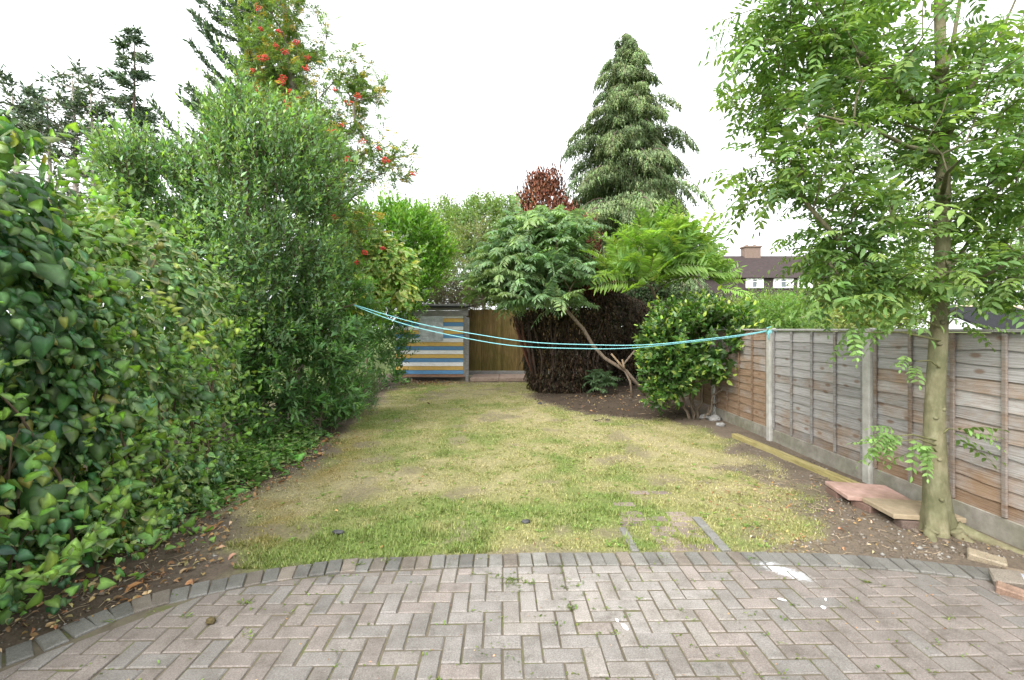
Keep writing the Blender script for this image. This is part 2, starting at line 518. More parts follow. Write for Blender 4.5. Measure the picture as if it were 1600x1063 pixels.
def lawn_fields(x, y):
    """grass cover, greenness, soil tone, moss at a ground position"""
    w = (fbm2(x, y, 1.6, 3) - .5) * .9 + (fbm2(x, y, 6, 9) - .5) * .35
    xl = np.interp(y, [2, 3.3, 3.5, 4.15, 5.25, 6.74, 9.4, 12.3, 14.5], [-1.7, -2.0, -2.2, -2.5, -2.45, -2.62, -3.0, -3.2, -3.3])
    xr = np.interp(y, [3.2, 3.53, 3.94, 4.3, 4.82, 5.76, 6.74, 8.1, 9, 16], [1.7, 2.0, 2.6, 2.75, 3.05, 3.15, 3.2, 3.1, 2.8, 3.2])
    a = sstep(-.18, .22, x - xl + w * .8) * sstep(-.2, .25, xr - x + w * .9)
    bed = 1 - ((x - 2.7) / 2.2) ** 2 - ((y - 11.6) / 3.2) ** 2
    a = a * (1 - sstep(-.12, .2, bed + w * .5))
    a = a * (1 - .8 * sstep(.0, .5, y - 13.6 + w) * sstep(.2, .8, -x)) * (1 - sstep(13.9, 14.5, y + w * .3))
    thin = fbm2(x, y, 2.4, 21)
    a = a * (1 - .8 * sstep(.56, .72, thin))
    a = a * sstep(-.02, .08, y - edge_y(x) + w * .06)
    g = fbm2(x, y, .8, 40) * .5 + fbm2(x, y, 3.1, 50) * .5
    g = .46 + (g - .5) * 2.3
    g = g + .55 * np.exp(-((x + 1.2) / 1.0) ** 2 - ((y - 3.6) / .3) ** 2) + .22 * np.exp(-((x + .2) / 1.6) ** 2 - ((y - 4.1) / .7) ** 2)
    g = g - .45 * np.exp(-((x - 2.2) / 1.1) ** 2 - ((y - 6.2) / 2.2) ** 2) - .3 * np.exp(-((x + 2.0) / .6) ** 2 - ((y - 4.8) / .8) ** 2)
    g = g - .12 * sstep(8, 12, y)
    moss = np.exp(-((x - xl - .28) / .26) ** 2) * sstep(3.3, 3.8, y) * (1 - sstep(6, 8.5, y)) * sstep(.3, .6, fbm2(x, y, 3, 77))
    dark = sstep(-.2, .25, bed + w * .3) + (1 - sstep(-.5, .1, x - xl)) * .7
    return a, np.clip(g, 0, 1), np.clip(dark, 0, 1), np.clip(moss, 0, 1)

STRAW, MIDG, GREEN, MOSSC = np.array((.41, .36, .205)), np.array((.305, .297, .128)), np.array((.18, .245, .068)), np.array((.30, .225, .075))
def grass_col(g, moss):
    g = g[:, None]; moss = moss[:, None]
    c = np.where(g < .5, STRAW + (MIDG - STRAW) * g * 2, MIDG + (GREEN - MIDG) * (g - .5) * 2)
    return c * (1 - moss * .6) + MOSSC * moss * .6

def ground_z(x, y):
    z = -.014 + .03 * (fbm2(x, y, .7, 60) - .5) + .022 * (fbm2(x, y, 4, 62) - .5)
    inside = sstep(-.35, -.05, y - edge_y(x))
    side = sstep(2.6, 3.6, np.abs(x)) * .03
    return z * inside - .05 * (1 - inside) + side * inside

def make_ground():
    def axis(a, b, st, far):
        fine = np.arange(a, b, st)
        out = np.array([1, 3, 8, 20, 60, 200, 700.0])
        return np.concatenate((a - out[::-1], fine, b + out))
    xs, ys = axis(-5.0, 4.6, .045, 0), axis(1.2, 16.4, .045, 0)
    X, Y = np.meshgrid(xs, ys)
    x, y = X.ravel(), Y.ravel()
    a, g, dark, moss = lawn_fields(x, y)
    near = (x > -5.3) & (x < 4.9) & (y > 1) & (y < 16.8)
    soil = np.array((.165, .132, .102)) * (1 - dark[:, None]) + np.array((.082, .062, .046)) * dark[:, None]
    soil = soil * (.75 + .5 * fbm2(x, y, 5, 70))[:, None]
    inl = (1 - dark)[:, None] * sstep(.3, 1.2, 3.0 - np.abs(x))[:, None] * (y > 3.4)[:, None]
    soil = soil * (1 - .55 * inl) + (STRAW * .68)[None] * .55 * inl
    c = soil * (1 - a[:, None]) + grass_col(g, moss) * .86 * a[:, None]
    c = np.where(near[:, None], c, np.array((.09, .12, .035)))
    z = np.where(near, ground_z(x, y), -.02)
    nx, ny = len(xs), len(ys)
    i = np.arange(ny - 1)[:, None] * nx; j = np.arange(nx - 1)[None]
    F_ = np.stack(np.broadcast_arrays(i + j, i + j + 1, i + nx + j + 1, i + nx + j), -1).reshape(-1, 4)
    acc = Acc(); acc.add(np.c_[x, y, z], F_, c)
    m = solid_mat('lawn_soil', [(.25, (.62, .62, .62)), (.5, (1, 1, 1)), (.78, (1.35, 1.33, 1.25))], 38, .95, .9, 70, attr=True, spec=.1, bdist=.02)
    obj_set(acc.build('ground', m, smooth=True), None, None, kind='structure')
make_ground()

def make_grass():
    rng = RNG(5)
    N = 330000
    y = 3.2 + 11.2 * rng.random(N) ** 1.75
    x = rng.random(N) * 6.8 - 3.4
    a, g, dark, moss = lawn_fields(x, y)
    clump = fbm2(x, y, 9, 81)
    ok = rng.random(N) < a * (.35 + .9 * sstep(.35, .65, clump))
    x, y, g, moss, clump = x[ok], y[ok], g[ok], moss[ok], clump[ok]
    n = len(x)
    h = (.006 + .009 * rng.random(n)) * (.6 + .7 * g) * (1 + 1.0 * sstep(.6, .75, clump)) * (1 + .2 * np.exp(-((x + 1.2) / .8) ** 2 - ((y - 3.6) / .25) ** 2))
    w = (.0022 + .0016 * rng.random(n)) * (1 + y / 7)
    az = rng.random(n) * 6.283; lean = .35 + .75 * rng.random(n)
    d = np.c_[np.cos(az) * lean, np.sin(az) * lean, np.ones(n)]
    b = np.c_[x, y, ground_z(x, y) - .002]
    s = np.c_[-np.sin(az), np.cos(az), np.zeros(n)] * w[:, None]
    V = np.stack((b - s, b + s, b + d * h[:, None] * 1.5), 1)
    gg = np.clip(g + rng.normal(0, .2, n), 0, 1)
    c = grass_col(gg, moss) * np.exp(rng.normal(0, .2, (n, 1)))
    acc = Acc(); acc.add(V.reshape(-1, 3), np.arange(3 * n).reshape(-1, 3), np.repeat(c, 3, 0))
    o = acc.build('lawn_grass', leaf_mat('grass_blade', .6, .25, .3, tint=(1.1, 1.15, .7)))
    obj_set(o, 'short dry patchy grass covering the lawn between hedge and fence', 'grass', kind='stuff')
    # broad-leaved weeds in flat rosettes
    L = Leaves(rng); N = 520
    y = 3.5 + 6 * rng.random(N) ** 1.6; x = rng.random(N) * 5 - 2.3
    a, g, dark, moss = lawn_fields(x, y)
    ok = a > .5; x, y = x[ok], y[ok]; n = len(x)
    for k in range(7):
        az = k * .9 + rng.random(n) * .5
        d = np.c_[np.cos(az), np.sin(az), .25 + .3 * rng.random(n)]
        L.add(np.c_[x, y, ground_z(x, y) + .004], d, np.tile(UP, (n, 1)) + .2 * rng.normal(size=(n, 3)), .015 + .04 * rng.random(n) ** 1.5, .007 + .008 * rng.random(n), (.20, .29, .08), None, .2)
    o = L.into(Acc(), T_OVAL).build('lawn_weeds', MT['leaf'])
    obj_set(o, 'small flat broad leaved weeds dotted through the lawn', 'weeds', kind='stuff')
make_grass()

def paver_mat():
    m, n, o = new_mat('concrete_block_paver')
    co = wpos(n)
    at = N_(n, 'ShaderNodeAttribute', attribute_name='Col').outputs['Color']
    c = mix(n, 1.0, at, ramp(n, noise_node(n, co, 130, 4, .7), [(.28, (.58, .57, .55)), (.5, (1, 1, 1)), (.74, (1.5, 1.5, 1.52))]), 'MULTIPLY')
    c = mix(n, 1.0, c, ramp(n, noise_node(n, co, 5, 7, .72), [(.3, (.62, .60, .56)), (.5, (1.0, 1.0, .98)), (.7, (1.22, 1.22, 1.22))]), 'MULTIPLY')
    sp = ramp(n, noise_node(n, co, 330, 2, .5), [(.66, (0, 0, 0)), (.73, (1, 1, 1))])
    c = mix(n, mix(n, 1.0, sp, (.5, .5, .5), 'MULTIPLY'), c, (.62, .6, .57))
    # spilled white paint, an oblong splash with frayed edges
    mp = N_(n, 'ShaderNodeMapping'); mp.vector_type = 'TEXTURE'
    mp.inputs['Location'].default_value = (1.885, 3.13, 0); mp.inputs['Rotation'].default_value = (0, 0, R(-42)); mp.inputs['Scale'].default_value = (.18, .085, 1)
    n.links.new(co, mp.inputs['Vector'])
    sx = n.nodes.new('ShaderNodeSeparateXYZ'); n.links.new(mp.outputs[0], sx.inputs[0])
    cx = n.nodes.new('ShaderNodeCombineXYZ'); n.links.new(sx.outputs[0], cx.inputs[0]); n.links.new(sx.outputs[1], cx.inputs[1])
    ln = N_(n, 'ShaderNodeVectorMath', operation='LENGTH'); n.links.new(cx.outputs[0], ln.inputs[0])
    nz = noise_node(n, co, 38, 8, .85)
    ad = N_(n, 'ShaderNodeMath', operation='MULTIPLY_ADD'); ad.inputs[1].default_value = 2.2; n.links.new(nz, ad.inputs[0]); n.links.new(ln.outputs['Value'], ad.inputs[2])
    f = ramp(n, N_m(n, ad.outputs[0], -1.1), [(.35, (1, 1, 1)), (.95, (0, 0, 0))])
    c = mix(n, mix(n, 1.0, f, (.8, .8, .8), 'MULTIPLY'), c, (.66, .69, .73))
    b = N_(n, 'ShaderNodeBsdfPrincipled', Roughness=.62); b.inputs['Specular IOR Level'].default_value = .4
    n.links.new(c, b.inputs['Base Color'])
    bp = N_(n, 'ShaderNodeBump', Strength=.5, Distance=.004)
    n.links.new(noise_node(n, co, 160, 5, .7), bp.inputs['Height']); n.links.new(bp.outputs[0], b.inputs['Normal'])
    n.links.new(b.outputs[0], o.inputs['Surface'])
    return m
def N_m(n, s, v):
    x = N_(n, 'ShaderNodeMath', operation='ADD'); x.inputs[1].default_value = v; n.links.new(s, x.inputs[0]); return x.outputs[0]
PAVER = paver_mat()

def dense_edge(off):
    xs = np.linspace(-3.25, 3.55, 400)
    p = np.c_[xs, np.interp(xs, EDGE[:, 0], EDGE[:, 1])]
    for _ in range(12):
        p[1:-1, 1] = (p[:-2, 1] + 2 * p[1:-1, 1] + p[2:, 1]) / 4
    t = nrm(np.gradient(p, axis=0)); nn = np.c_[t[:, 1], -t[:, 0]]       # towards the patio
    return p + nn * off, t, nn

def make_patio():
    rng = RNG(8)
    # bedding: dark sand and moss in the joints
    p, t, nn = dense_edge(.02)
    acc = Acc()
    k = len(p)
    lo = np.c_[p[:, 0], np.full(k, -2.2), np.full(k, -.0065)]; hi = np.c_[p, np.full(k, -.0065)]
    i = np.arange(k - 1)
    acc.add(np.concatenate((lo, hi)), np.stack((i, i + 1, k + i + 1, k + i), 1))
    m = solid_mat('mossy_joint_sand', [(.35, (.10, .085, .063)), (.52, (.14, .12, .088)), (.62, (.11, .115, .05)), (.8, (.12, .13, .05))], 6, .95, .6, 120, spec=.1)
    obj_set(acc.build('patio_bedding', m), None, None, kind='structure')
    # blocks in herringbone, cut along the curved border
    pin, tin, nin = dense_edge(.19)
    cut = range(0, k, 6)
    acc = Acc(); U = .1035; gap = .0050; rot = R(1.2)
    cr, sr = math.cos(rot), math.sin(rot)
    for jx in range(-38, 42):
        for jy in range(-12, 34):
            q = (jx - jy) % 4
            if q == 0: r = (jx, jy, 2, 1)
            elif q == 3: r = (jx, jy, 1, 2)
            else: continue
            x0, y0, x1, y1 = r[0] * U + gap, r[1] * U + gap, (r[0] + r[2]) * U - gap, (r[1] + r[3]) * U - gap
            poly = [np.array(v) for v in ((x0, y0), (x1, y0), (x1, y1), (x0, y1))]
            poly = [np.array((v[0] * cr - v[1] * sr, v[0] * sr + v[1] * cr)) for v in poly]
            cc = np.mean(poly, 0)
            if abs(cc[0]) > 3.8 or cc[1] < -1.0 or cc[1] > 3.5: continue
            if cc[0] > 3.15 and cc[1] > 2.85: continue
            if cc[1] > .8:
                for ci in cut:
                    if abs(pin[ci][0] - cc[0]) < 1.3:
                        poly = clip_poly(poly, pin[ci], nin[ci])
                        if len(poly) < 3: break
            if len(poly) < 3: continue
            poly = np.array(poly)
            ar = .5 * abs(np.dot(poly[:, 0], np.roll(poly[:, 1], -1)) - np.dot(poly[:, 1], np.roll(poly[:, 0], -1)))
            if ar < .0006: continue
            poly = poly + rng.normal(0, .0014, 2)
            grey = np.array((.176, .162, .151)); red = np.array((.190, .163, .148)); tan = np.array((.183, .164, .149))
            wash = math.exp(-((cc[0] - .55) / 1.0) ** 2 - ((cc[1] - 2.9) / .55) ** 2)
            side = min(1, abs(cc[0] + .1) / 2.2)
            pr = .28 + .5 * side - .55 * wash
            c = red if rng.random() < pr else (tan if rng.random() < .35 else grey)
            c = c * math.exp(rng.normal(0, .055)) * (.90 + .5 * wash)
            z = rng.normal(0, .0016) + .004 * (float(noise3(np.array((cc[0] * 1.5, cc[1] * 1.5, 3.0)))) - .5)
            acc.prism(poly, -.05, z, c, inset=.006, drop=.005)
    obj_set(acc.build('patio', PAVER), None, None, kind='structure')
    # border of header blocks along the curve
    acc = Acc()
    po, to, no = dense_edge(.0)
    s = np.r_[0, np.cumsum(np.linalg.norm(np.diff(po, axis=0), axis=1))]
    d = .02
    while d < s[-1] - .12:
        w = .104 + .002 * rng.normal()
        mid = np.array([np.interp(d + w / 2, s, po[:, a]) for a in (0, 1)])
        tt = nrm(np.array([np.interp(d + w / 2, s, to[:, a]) for a in (0, 1)]))
        if mid[0] > 3.3: break
        n2 = np.array((tt[1], -tt[0])); dep = .176
        a = rng.normal(0, .02)
        tt = tt * math.cos(a) + n2 * math.sin(a); n2 = np.array((tt[1], -tt[0]))
        q = [mid - tt * (w / 2 - .005) + n2 * dep, mid + tt * (w / 2 - .005) + n2 * dep, mid + tt * (w / 2 - .005), mid - tt * (w / 2 - .005)]
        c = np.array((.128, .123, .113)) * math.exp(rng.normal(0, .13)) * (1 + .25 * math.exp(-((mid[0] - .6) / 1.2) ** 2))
        if rng.random() < .2: c = c * (1.05, .93, .85)
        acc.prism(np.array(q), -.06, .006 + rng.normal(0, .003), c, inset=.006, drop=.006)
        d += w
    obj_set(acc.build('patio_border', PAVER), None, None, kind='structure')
    # half-buried brick path in the lawn
    acc = Acc()
    spots = []
    for y in np.arange(3.5, 4.75, .108):
        for x in (1.02, 1.24, 1.46):
            if rng.random() < (.7 if y < 4.1 else .4): spots.append((x + rng.normal(0, .012) + (y - 3.5) * .06, y))
    for x, y in spots:
        acc.box((x, y, ground_z(np.array([x]), np.array([y]))[0] - .026), (.2, .097, .06), (rng.normal(0, .02), rng.normal(0, .02), rng.normal(0, .04)),
                np.array((.21, .165, .145)) * math.exp(rng.normal(0, .15)), bev=.006)
    for i in range(3):
        acc.box((1.62 + i * .006, 3.53 + i * .205, -.034), (.075, .195, .08), (0, 0, rng.normal(0, .02)), np.array((.175, .17, .16)), bev=.006)
    for i in range(2):
        acc.box((.93, 3.53 + i * .205, -.038), (.06, .195, .08), (0, 0, .03), np.array((.175, .17, .16)), bev=.006)
    obj_set(acc.build('brick_path', PAVER), None, None, kind='structure')
    # weeds and moss tufts in the joints
    L = Leaves(rng)
    tuft = [(0.0, 3.03, 26), (-.02, 2.98, 14), (.1, 2.99, 18), (-.1, 3.05, 10), (.33, 2.93, 10), (.35, 2.72, 26), (-1.62, 2.78, 22), (-1.9, 2.65, 10), (.42, 2.96, 8), (-1.45, 2.5, 8),
            (2.33, 3.0, 16), (2.52, 2.62, 8), (-1.1, 3.22, 26), (-.9, 3.26, 16), (-1.35, 3.2, 20), (1.1, 3.32, 12), (-2.3, 2.6, 8), (1.75, 3.3, 14), (2.62, 3.42, 12), (-.2, 3.3, 10)]
    for _ in range(150):
        tuft.append((rng.uniform(-2.2, 2.6), rng.uniform(2.1, 3.25), int(rng.integers(2, 6))))
    for x, y, nl in tuft:
        if nl < 7:   # small ones sit on a joint line
            gx, gy = x * cr + y * sr, -x * sr + y * cr
            if rng.random() < .5: gx = round(gx / U) * U
            else: gy = round(gy / U) * U
            x, y = gx * cr - gy * sr, gx * sr + gy * cr
        if y > edge_y(x): continue
        az = rng.random(nl) * 6.283
        d = np.c_[np.cos(az), np.sin(az), .35 + .5 * rng.random(nl)]
        L.add(np.array((x, y, -.001)) + .022 * rng.normal(size=(nl, 3)) * (1, .5, 0), d, np.tile(UP, (nl, 1)), .012 + (.028 if nl > 7 else .012) * rng.random(nl), .006 + .006 * rng.random(nl), (.14, .19, .055), None, .25)
    o = L.into(Acc(), T_OVAL).build('joint_weeds', MT['leaf'])
    obj_set(o, 'tiny weeds and moss growing in the joints of the block paving', 'weeds', kind='stuff')
make_patio()
# ================================================================== RIGHT BOUNDARY FENCE
FX = 3.85
def fence_wood():
    m, n, o = new_mat('weathered_fence_board')
    co = wpos(n)
    at = N_(n, 'ShaderNodeAttribute', attribute_name='Col')
    sep = n.nodes.new('ShaderNodeSeparateColor'); n.links.new(at.outputs['Color'], sep.inputs[0])
    grain = noise_node(n, co, 3, 9, .8, (8, .8, 38))
    g = ramp(n, grain, [(.32, (.13, .115, .10)), (.44, (.25, .24, .23)), (.56, (.345, .335, .33)), (.72, (.46, .455, .46))])
    br = ramp(n, grain, [(.32, (.10, .06, .035)), (.48, (.235, .155, .10)), (.7, (.37, .29, .215))])
    nz = noise_node(n, co, 1.7, 5, .7, (1, 1, 1.6))
    ad = N_(n, 'ShaderNodeMath', operation='MULTIPLY_ADD'); ad.inputs[1].default_value = 1.5
    n.links.new(nz, ad.inputs[0]); n.links.new(sep.outputs[0], ad.inputs[2])
    f = ramp(n, N_m(n, ad.outputs[0], -.75), [(.22, (0, 0, 0)), (.7, (1, 1, 1))])
    c = mix(n, f, g, br)
    # knots
    vo = N_(n, 'ShaderNodeTexVoronoi', Scale=1.0)
    mp = N_(n, 'ShaderNodeMapping'); mp.inputs['Scale'].default_value = (1, 3.4, 7.4); n.links.new(co, mp.inputs['Vector']); n.links.new(mp.outputs[0], vo.inputs['Vector'])
    kn = ramp(n, vo.outputs['Distance'], [(.10, (1, 1, 1)), (.2, (0, 0, 0))])
    c = mix(n, mix(n, 1.0, kn, (.7, .7, .7), 'MULTIPLY'), c, (.15, .085, .05))
    tone = n.nodes.new('ShaderNodeCombineColor')
    for k in range(3): n.links.new(sep.outputs[1], tone.inputs[k])
    c = mix(n, 1.0, c, tone.outputs[0], 'MULTIPLY')
    # green algae near the ground
    b = N_(n, 'ShaderNodeBsdfPrincipled', Roughness=.85); b.inputs['Specular IOR Level'].default_value = .2
    n.links.new(c, b.inputs['Base Color'])
    bp = N_(n, 'ShaderNodeBump', Strength=.5, Distance=.005); n.links.new(grain, bp.inputs['Height']); n.links.new(bp.outputs[0], b.inputs['Normal'])
    n.links.new(b.outputs[0], o.inputs['Surface'])
    return m
MT['fence'] = fence_wood()
MT['concrete'] = solid_mat('pale_concrete', [(.3, (.33, .315, .295)), (.6, (.44, .43, .405)), (.8, (.51, .495, .475))], 9, .85, .4, 90, spec=.2,
                           second=(1.6, [(.3, (.8, .82, .76)), (.6, (1.05, 1.05, 1.05))]))
MT['concrete_damp'] = solid_mat('stained_concrete', [(.3, (.18, .165, .145)), (.6, (.28, .265, .24)), (.8, (.34, .325, .30))], 8, .9, .4, 90, spec=.15,
                                second=(2.2, [(.3, (.75, .78, .62)), (.6, (1.05, 1.04, 1.0))]))

def fence_panel(y0, y1, label, brown, seed, top=1.655, z0=.2):
    rng = RNG(seed)
    t = thing('lap_fence', label, 'fence panel', (FX, (y0 + y1) / 2, z0), 'waney lap panels of the garden fence')
    nb = 12
    seg = 40
    ys = np.linspace(y0 + .012, y1 - .012, seg)
    acc = Acc()
    H = (top - .03 - z0) / nb
    for b in range(nb):
        zb = z0 + b * H
        wav = .005 * np.sin(ys * rng.uniform(4, 9) + rng.random() * 6) + .03 * (fbm2(ys, np.full(seg, b * 3.1 + seed), 3.0, seed) - .5)
        lo = zb - .010 + wav * (b > 0); hi = np.full(seg, min(zb + H + .018, top - .02))
        xb, xt = FX - .016, FX - .001
        th = .009
        V = np.concatenate((np.c_[np.full(seg, xb), ys, lo], np.c_[np.full(seg, xt), ys, hi], np.c_[np.full(seg, xb + th), ys, lo], np.c_[np.full(seg, xt + th), ys, hi]))
        i = np.arange(seg - 1); s = seg
        Fq = np.concatenate((np.stack((i, i + s, i + s + 1, i + 1), 1), np.stack((i + 2 * s, i + 2 * s + 1, i + 3 * s + 1, i + 3 * s), 1),
                             np.stack((i, i + 1, i + 2 * s + 1, i + 2 * s), 1), np.stack((i + s, i + 3 * s, i + 3 * s + 1, i + s + 1), 1)))
        hgt = b / nb
        bb = np.clip(brown + .36 * max(0, .36 - hgt) / .36 - .06 * hgt + rng.normal(0, .10), 0, 1)
        acc.add(V, Fq, (bb, np.exp(rng.normal(0, .10)), 0), True)
    acc.build('lap_boards', MT['fence'], t)
    for y in np.linspace(y0 + .03, y1 - .03, 5):
        edge = min(abs(y - y0), abs(y - y1)) < .05
        acc = Acc(); w = .036
        acc.box((FX - .028, y, (z0 + top) / 2 - .008), (.02, w, top - z0 - .03), (0, 0, 0), (min(1, brown + .12), .78, 0), bev=.003)
        acc.build('batten', MT['fence'], t)
    acc = Acc(); acc.box((FX - .012, (y0 + y1) / 2, top), (.062, y1 - y0 - .004, .026), (0, rng.normal(0, .02), 0), (max(0, brown - .25), 1.12, 0), bev=.005)
    acc.build('capping_rail', MT['fence'], t)
    return t
fence_panel(3.08, 4.82, 'brownish waney lap fence panel with dark knots right behind the tree trunk', .34, 1)
fence_panel(4.94, 6.68, 'silvery grey waney lap fence panel between the two pale concrete posts', .14, 2)
fence_panel(6.80, 8.55, 'orange brown fence panel next to the round glossy bush', .55, 3)
fence_panel(8.67, 10.4, 'dark fence panel hidden behind the stems of the round glossy bush', .6, 4)

def fence_post(y, label, w=.1):
    acc = Acc()
    acc.box((FX - .01, y, .83), (.105, w, 1.70), (0, 0, 0), (1, 1, 1), bev=.012)
    o = acc.build('fence_post', MT['concrete'])
    obj_set(o, label, 'fence post', 'concrete fence posts')
fence_post(6.74, 'pale concrete fence post with the washing line knotted round its top')
fence_post(4.88, 'pale concrete fence post left of the tree behind the slabs', .105)
fence_post(8.61, 'pale concrete fence post half hidden by the round glossy bush')
def gravel_board(y0, y1, label):
    acc = Acc(); acc.box((FX + .0, (y0 + y1) / 2, .095), (.05, y1 - y0, .2), (0, 0, 0), (1, 1, 1), bev=.006)
    obj_set(acc.build('gravel_board', MT['concrete_damp']), label, 'gravel board', 'concrete gravel boards under the fence')
gravel_board(2.9, 4.825, 'concrete gravel board at the foot of the brownish panel behind the trunk')
gravel_board(4.935, 6.685, 'concrete gravel board under the silvery grey fence panel')
gravel_board(6.795, 8.555, 'concrete gravel board under the orange brown fence panel')

# long mossy timber lying along the fence
acc = Acc()
acc.box((3.5, 5.75, .035), (.10, 2.45, .07), (0, 0, R(4.2)), (1, 1, 1), bev=.008)
obj_set(acc.build('timber_sleeper', solid_mat('mossy_timber', [(.3, (.16, .13, .06)), (.5, (.31, .265, .11)), (.75, (.40, .34, .19))], 3, .9, .5, 30, (6, 1, 6), spec=.15)),
        'long yellow mossy timber lying on the soil along the fence foot', 'timber')
# ================================================================== SHED, BACK FENCE, STEP
def paint(name, c, rough=.6):
    return solid_mat(name, [(.3, tuple(np.array(c) * .8)), (.6, c)], 5, rough, .3, 40, (1, 1, 8), spec=.3)
MT['grey_wood'] = solid_mat('grey_weathered_wood', [(.3, (.17, .16, .15)), (.7, (.32, .31, .30))], 4, .85, .4, 30, (2, 2, 9), spec=.2)
MT['felt'] = solid_mat('roof_felt', [(.3, (.02, .021, .023)), (.7, (.042, .043, .046))], 30, 1.0, .4, 120, spec=.0)
def make_shed():
    Y = 14.6; xl, xr = -3.75, -1.52
    t = thing('striped_shed', 'small garden shed with blue, white and yellow striped boards', 'shed', (-2.6, Y, 0))
    acc = Acc()
    rows = 15; H = .128; z = .215
    cols = {'B': (.12, .28, .50), 'Y': (.70, .45, .13), 'W': (.88, .88, .89)}
    rng = RNG(3)
    for i in range(rows):
        c = cols['BYW'[i % 3]]
        acc.box(((xl + xr) / 2, Y + .01, z + H / 2), (xr - xl, .02, H - .007), (R(-3), 0, 0), np.array(c) * math.exp(rng.normal(0, .05)), bev=.003)
        z += H
    acc.build('striped_cladding', solid_mat('painted_boards', [(.3, (.82, .82, .80)), (.6, (1.03, 1.03, 1.03))], 3, .55, .2, 40, (3, 3, 12), attr=True, spec=.3), t)
    acc = Acc()
    acc.box(((xl + xr) / 2, Y + .9, 1.17), (xr - xl - .06, 1.7, 1.98), (0, 0, 0)); acc.build('body', MT['grey_wood'], t)
    acc = Acc(); acc.box((xr - .0, Y - .012, 1.17), (.085, .05, 2.02), bev=.004); acc.build('corner_post', MT['grey_wood'], t)
    acc = Acc(); acc.box(((xl + xr) / 2, Y - .0, .165), (xr - xl, .06, .085), bev=.006)
    acc.build('base_board', solid_mat('bare_brown_board', [(.3, (.22, .12, .08)), (.7, (.36, .22, .15))], 4, .85, .3, 30, (1, 4, 6)), t)
    acc = Acc()
    acc.box((-2.36, Y - .05, 2.36), (1.96, .03, .2), (R(6), 0, 0), (1, 1, 1), bev=.004)
    acc.box((-2.36, Y - .04, 2.17), (1.92, .025, .17), (R(3), 0, 0), (.85, .85, .85), bev=.004)
    acc.build('fascia', MT['grey_wood'], t)
    acc = Acc(); acc.box((-2.6, Y + .85, 2.44), (2.45, 2.0, .05), (R(4), 0, 0), bev=.006); acc.build('roof', MT['felt'], t)
    # the window covered with crinkled silver sheet
    acc = Acc(); n = 14
    u, v = np.meshgrid(np.linspace(-2.98, -2.2, n), np.linspace(1.28, 2.07, n))
    q = np.c_[u.ravel(), Y - .03 - .025 * fbm2(u.ravel(), v.ravel(), 7, 2), v.ravel()]
    q[:, 2] += (q[:, 0] + 2.6) * .03
    i = np.arange(n - 1)[:, None] * n; j = np.arange(n - 1)[None]
    acc.add(q, np.stack(np.broadcast_arrays(i + j, i + j + 1, i + n + j + 1, i + n + j), -1).reshape(-1, 4), (1, 1, 1))
    o = acc.build('window_cover', solid_mat('silver_sheet', [(.35, (.40, .42, .45)), (.65, (.66, .68, .72))], 5, .36, .8, 9, metal=.4, bdist=.03), t)
    return t
make_shed()
acc = Acc(); acc.box((-1.42, 14.5, 1.0), (.1, .09, 2.06), (0, R(.6), 0), (1.2, 1.2, 1.18), bev=.008)
obj_set(acc.build('gate_post', MT['grey_wood']), 'slim grey wooden post beside the right edge of the striped shed', 'post')

def close_board(x0, x1, Y, z0, z1, label):
    rng = RNG(17)
    t = thing('wooden_fence', label, 'fence', ((x0 + x1) / 2, Y, z0))
    acc = Acc(); x = x0
    while x < x1:
        acc.box((x + .05, Y, (z0 + z1) / 2), (.108, .014, z1 - z0 + rng.normal(0, .006)), (0, 0, R(6)), np.array((1, 1, 1)) * math.exp(rng.normal(0, .12)), bev=.002)
        x += .097
    acc.build('boards', solid_mat('ochre_fence_boards', [(.3, (.10, .07, .03)), (.6, (.18, .128, .058)), (.8, (.235, .175, .085))], 4, .85, .4, 25, (7, 7, .8), attr=True, spec=.15,
                                  second=(.9, [(.35, (.75, .85, .6)), (.6, (1.05, 1.0, .95))])), t)
    acc = Acc(); acc.box(((x0 + x1) / 2, Y - .02, z0 - .07), (x1 - x0, .03, .14), bev=.004); acc.build('kick_board', MT['grey_wood'], t)
close_board(-1.75, 3.7, 15.75, .22, 2.34, 'ochre vertical board fence across the garden end beside the shed')

for x0, x1, lab in ((-1.32, -.42, 'reddish concrete slab at the garden end, next to the grey post'), (-.41, .45, 'reddish concrete slab at the garden end, next to the brown conifer')):
    acc = Acc(); acc.box(((x0 + x1) / 2, 15.0, .06), (x1 - x0, 1.25, .12), bev=.012)
    obj_set(acc.build('paving_slab', solid_mat('reddish_slab', [(.3, (.22, .16, .125)), (.7, (.36, .275, .225))], 7, .9, .3, 60)), lab, 'paving slab', 'slabs along the back fence')

# ------------------------------------------------------------------ washing line between the left shrubs and the fence post
def line(a, b, sag, n=48, skew=0.0, wob=.006, seed=0):
    t = np.linspace(0, 1, n); rng = RNG(seed)
    p = a + (b - a) * t[:, None]
    p[:, 2] -= sag * 4 * t * (1 - t) * (1 + skew * (t - .5))
    p[:, 2] += wob * np.sin(t * 23 + seed)
    return p
A0 = P(553, 477, 7.0); A1 = np.array((FX - .06, 6.72, 1.655))
acc = Acc()
acc.tube(line(A0, A1, .40, seed=1), .0065, 6)
acc.tube(line(A0 + (0, .02, -.012), A1 + (0, .03, -.02), .455, skew=-.35, seed=2), .0065, 6)
for k in range(3):
    an = np.linspace(0, 2 * math.pi, 14)
    acc.tube(np.c_[FX - .01 + .066 * np.cos(an), 6.74 + .064 * np.sin(an), 1.64 - .018 * k + .006 * np.sin(an * 2)], .008, 5, cap=False)
acc.tube([A1 + (0, 0, 0), A1 + (-.03, -.01, .03), A1 + (.02, -.02, .045), A1 + (.03, 0, 0)], .009, 5)
acc.tube([A1, A1 + (-.02, -.02, -.08), A1 + (-.01, -.03, -.15)], .007, 5)
